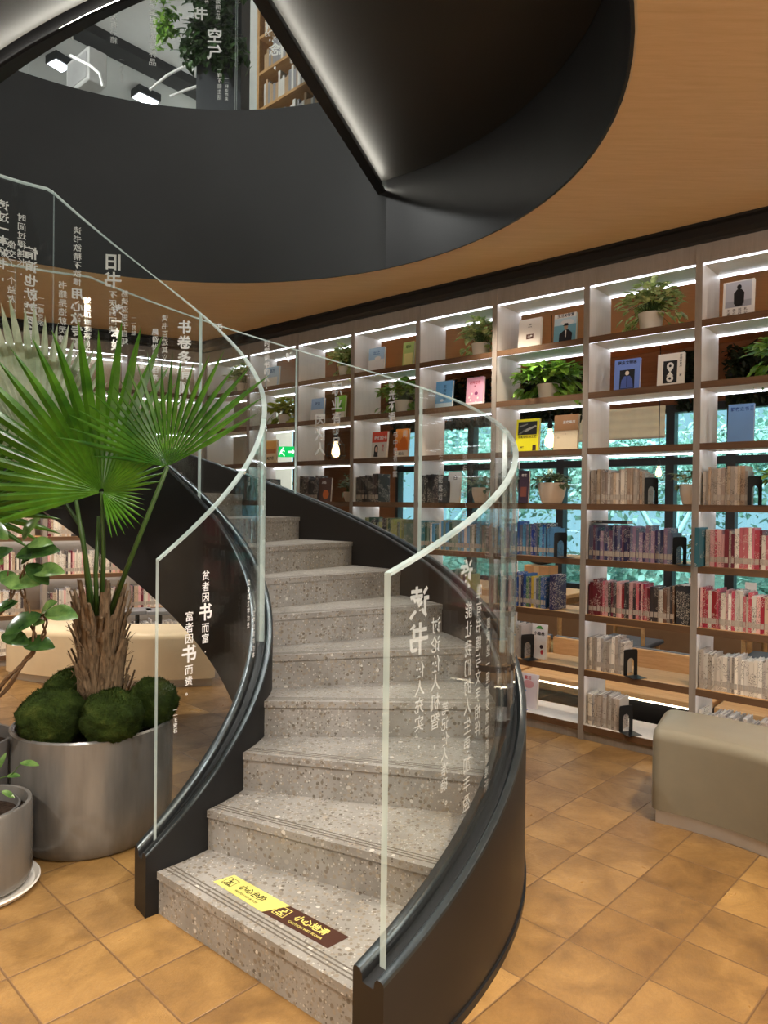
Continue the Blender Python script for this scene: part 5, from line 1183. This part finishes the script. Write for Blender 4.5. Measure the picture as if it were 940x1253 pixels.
    for k in range(4200):
        h = R_.random(); z = .86+(zc-Z2-.95)*h+R_.gauss(0,.05); w = .2+.09*math.sin(h*19+1)
        p = Vector((R_.uniform(-w,w)-.02, -.2-R_.random()*.22, z)); dd = Vector((R_.uniform(-1,1),R_.uniform(-1.2,.1),R_.uniform(-1.3,.2))); l = R_.uniform(.05,.12)
        v, f = leaf_pts(p, dd, Vector((0,-.6,1)), l, l*.6); b.add(v, f)
    b.build('foliage', mat_leaf('column_foliage', (26,50,22), (66,100,48), .15, .35, 10), o)
    for k in range(160):
        p = Vector((-.44+R_.gauss(0,.04), -.32+R_.uniform(-.06,.06), 1.14+R_.gauss(0,.10))); dd = Vector((R_.uniform(-1,1),R_.uniform(-1,.1),R_.uniform(-1.2,.4))); l = R_.uniform(.05,.10)
        v, f = leaf_pts(p, dd, Vector((0,-.6,1)), l, l*.6); b2.add(v, f)
    b2.build('bright_fern', M_pothos, o)
    # upstairs bookcase glimpsed at the right
    bp = at(352, 95, 7.6); o = thing('upper_bookcase', 'light oak bookcase with white books on the upper floor, above the fascia', 'bookcase', (bp.x, bp.y, Z2), -.75)
    b = MB(); b.box(-.5,2.2,.30,.34,0,2.7); b.box(-.54,-.5,0,.34,0,2.7); b.build('carcass', M_oak, o)
    for i in range(7):
        b = MB(); b.box(-.5,2.2,0,.3,.1+i*.4,.13+i*.4); b.build('shelf', M_oak, o)
    mb = MB(); R_ = random.Random(4)
    for i in range(6):
        x = -.46
        while x < 2.1:
            t = R_.uniform(.02,.05); h = R_.uniform(.2,.32); mb.box(x, x+t-.002, .04, .24, .131+i*.4, .13+i*.4+h, R_.randrange(3)); x += t
    st = mb.build('books', [flat('pale_book', (226,224,216), .6), flat('grey_book', (150,150,152), .6), flat('tan_book', (190,160,124), .6)]); st.location = (bp.x, bp.y, Z2); st.rotation_euler = (0,0,-.75)
    tag(st, 'pale books packed on the upper floor bookcase', 'books', None, 'stuff')
    # tall window with blue sky, upstairs
    wp = SP(-2.6, 3.16, Z2); e = bpy.data.objects.new('window_20', None); COL.objects.link(e); e.location = wp; e.rotation_euler = (0,0,SANG); struct(e)
    b = MB(); b.box(-.9,.9,-.02,.02,.9,2.2); struct(b.build('window_pane', emis('sky_pane', (130,190,236), 1.1), e))
    b = MB(); b.box(-.95,-.9,-.05,.03,.85,2.25); b.box(.9,.95,-.05,.03,.85,2.25); b.box(-.95,.95,-.05,.03,.85,.9); b.box(-.95,.95,-.05,.03,2.2,2.25); b.box(-.02,.02,-.05,.03,.9,2.2); struct(b.build('window_frame', M_frame, e))
build_upper_floor()

# ------------------------------------------------------------------ light, camera, render look
def area(name, loc, size, power, col=(1,1,1), rot=(0,0,0), shape='DISK', spread=PI):
    l = bpy.data.lights.new(name, 'AREA'); l.energy = power; l.color = col; l.shape = shape; l.size = size; l.spread = spread
    o = bpy.data.objects.new(name, l); COL.objects.link(o); o.location = loc; o.rotation_euler = rot; return o
def spot(name, loc, target, power, col, angle=70, blend=.6, rad=.05):
    l = bpy.data.lights.new(name, 'SPOT'); l.energy = power; l.color = col; l.spot_size = math.radians(angle); l.spot_blend = blend; l.shadow_soft_size = rad
    o = bpy.data.objects.new(name, l); COL.objects.link(o); o.location = loc
    o.rotation_euler = (Vector(target)-Vector(loc)).to_track_quat('-Z', 'Y').to_euler(); return o
WARM = (1,.87,.70); NEUT = (1,.96,.90)
for i, (x, y, p) in enumerate(((-2.3,.7,420),(-.5,.5,420),(1.6,.9,240),(2.6,1.6,220),(1.75,2.5,230),(-4.2,2.2,200),(-4.4,4.6,220),(-2.8,6.0,220),(.7,5.0,110))):
    spot('downlight', (x, y, 3.28), (x, y, 0), p, WARM, 95, .7, .06)
for x, y, p in ((-1.4,3.4,420),(-.4,4.6,300),(-2.4,4.9,380),(-2.2,2.2,320)): spot('void_downlight', (x, y, 7.5), (x, y, 0), p, NEUT, 80, .8, .07)
spot('stair_spot', (.9, 1.2, 3.28), (-.6, 2.9, .4), 290, (1,.98,.95), 60, .6, .05)
spot('bench_downlight', (-2.3, 5.4, 3.28), (-2.4, 6.3, .4), 160, WARM, 80, .7, .06)
spot('palm_fill', (-2.9, .9, 3.28), (-1.4, 3.3, 1.5), 260, NEUT, 55, .6, .05)  # added fill spot that brightens the palm
for i, (x, y, z, p) in enumerate(((-2.6,-1.6,2.3,100),(1.8,-1.8,2.3,150),(4.4,.6,2.3,130),(-5.2,3.0,2.3,70))):  # unseen fill lamps added behind the camera to lift ceiling and room
    l = bpy.data.lights.new('room_fill', 'POINT'); l.energy = p; l.color = (1,.95,.88); l.shadow_soft_size = .25
    o = bpy.data.objects.new('room_fill', l); COL.objects.link(o); o.location = (x, y, z)
for s in (-.5,-2.2,-3.9): spot('back_downlight', tuple(SP(s,1.5,3.28)), tuple(SP(s,1.5,0)), 110, WARM, 120, .7, .06)
for s in (3,-.5,-4,-7.5):  # fill lamps added outdoors to brighten the trees
    p = SP(s, 4.0, 6.0); l = area('tree_fill', tuple(p), 3, 1000, (.90,.98,1.0)); l.rotation_euler = (SP(s, 7.5, 1.0)-p).to_track_quat('-Z','Y').to_euler()

w = bpy.data.worlds.new('sky'); sc.world = w; w.use_nodes = True; nt = w.node_tree; bg = nt.nodes['Background']
bg.inputs[0].default_value = (.52,.80,.90,1); bg.inputs[1].default_value = 1.0

cam = bpy.data.cameras.new('camera'); co = bpy.data.objects.new('camera', cam); COL.objects.link(co); sc.camera = co
cam.sensor_fit = 'VERTICAL'; cam.sensor_height = 36; cam.sensor_width = 27; cam.lens = FPX/1253*36; cam.clip_start = .05; cam.clip_end = 200
Mx = Matrix((CR, CU, -CF)).transposed().to_4x4(); Mx.translation = (0,0,CAMZ); co.matrix_world = Mx
sc.view_settings.view_transform = 'Standard'; sc.view_settings.look = 'None'; sc.view_settings.exposure = 0.1; sc.view_settings.gamma = 1
cy = sc.cycles
cy.max_bounces = 8; cy.diffuse_bounces = 4; cy.glossy_bounces = 4; cy.transmission_bounces = 6; cy.transparent_max_bounces = 40
cy.caustics_reflective = False; cy.caustics_refractive = False; cy.sample_clamp_indirect = 4; cy.use_denoising = True
cy.use_adaptive_sampling = True; cy.adaptive_threshold = .02; cy.use_light_tree = True
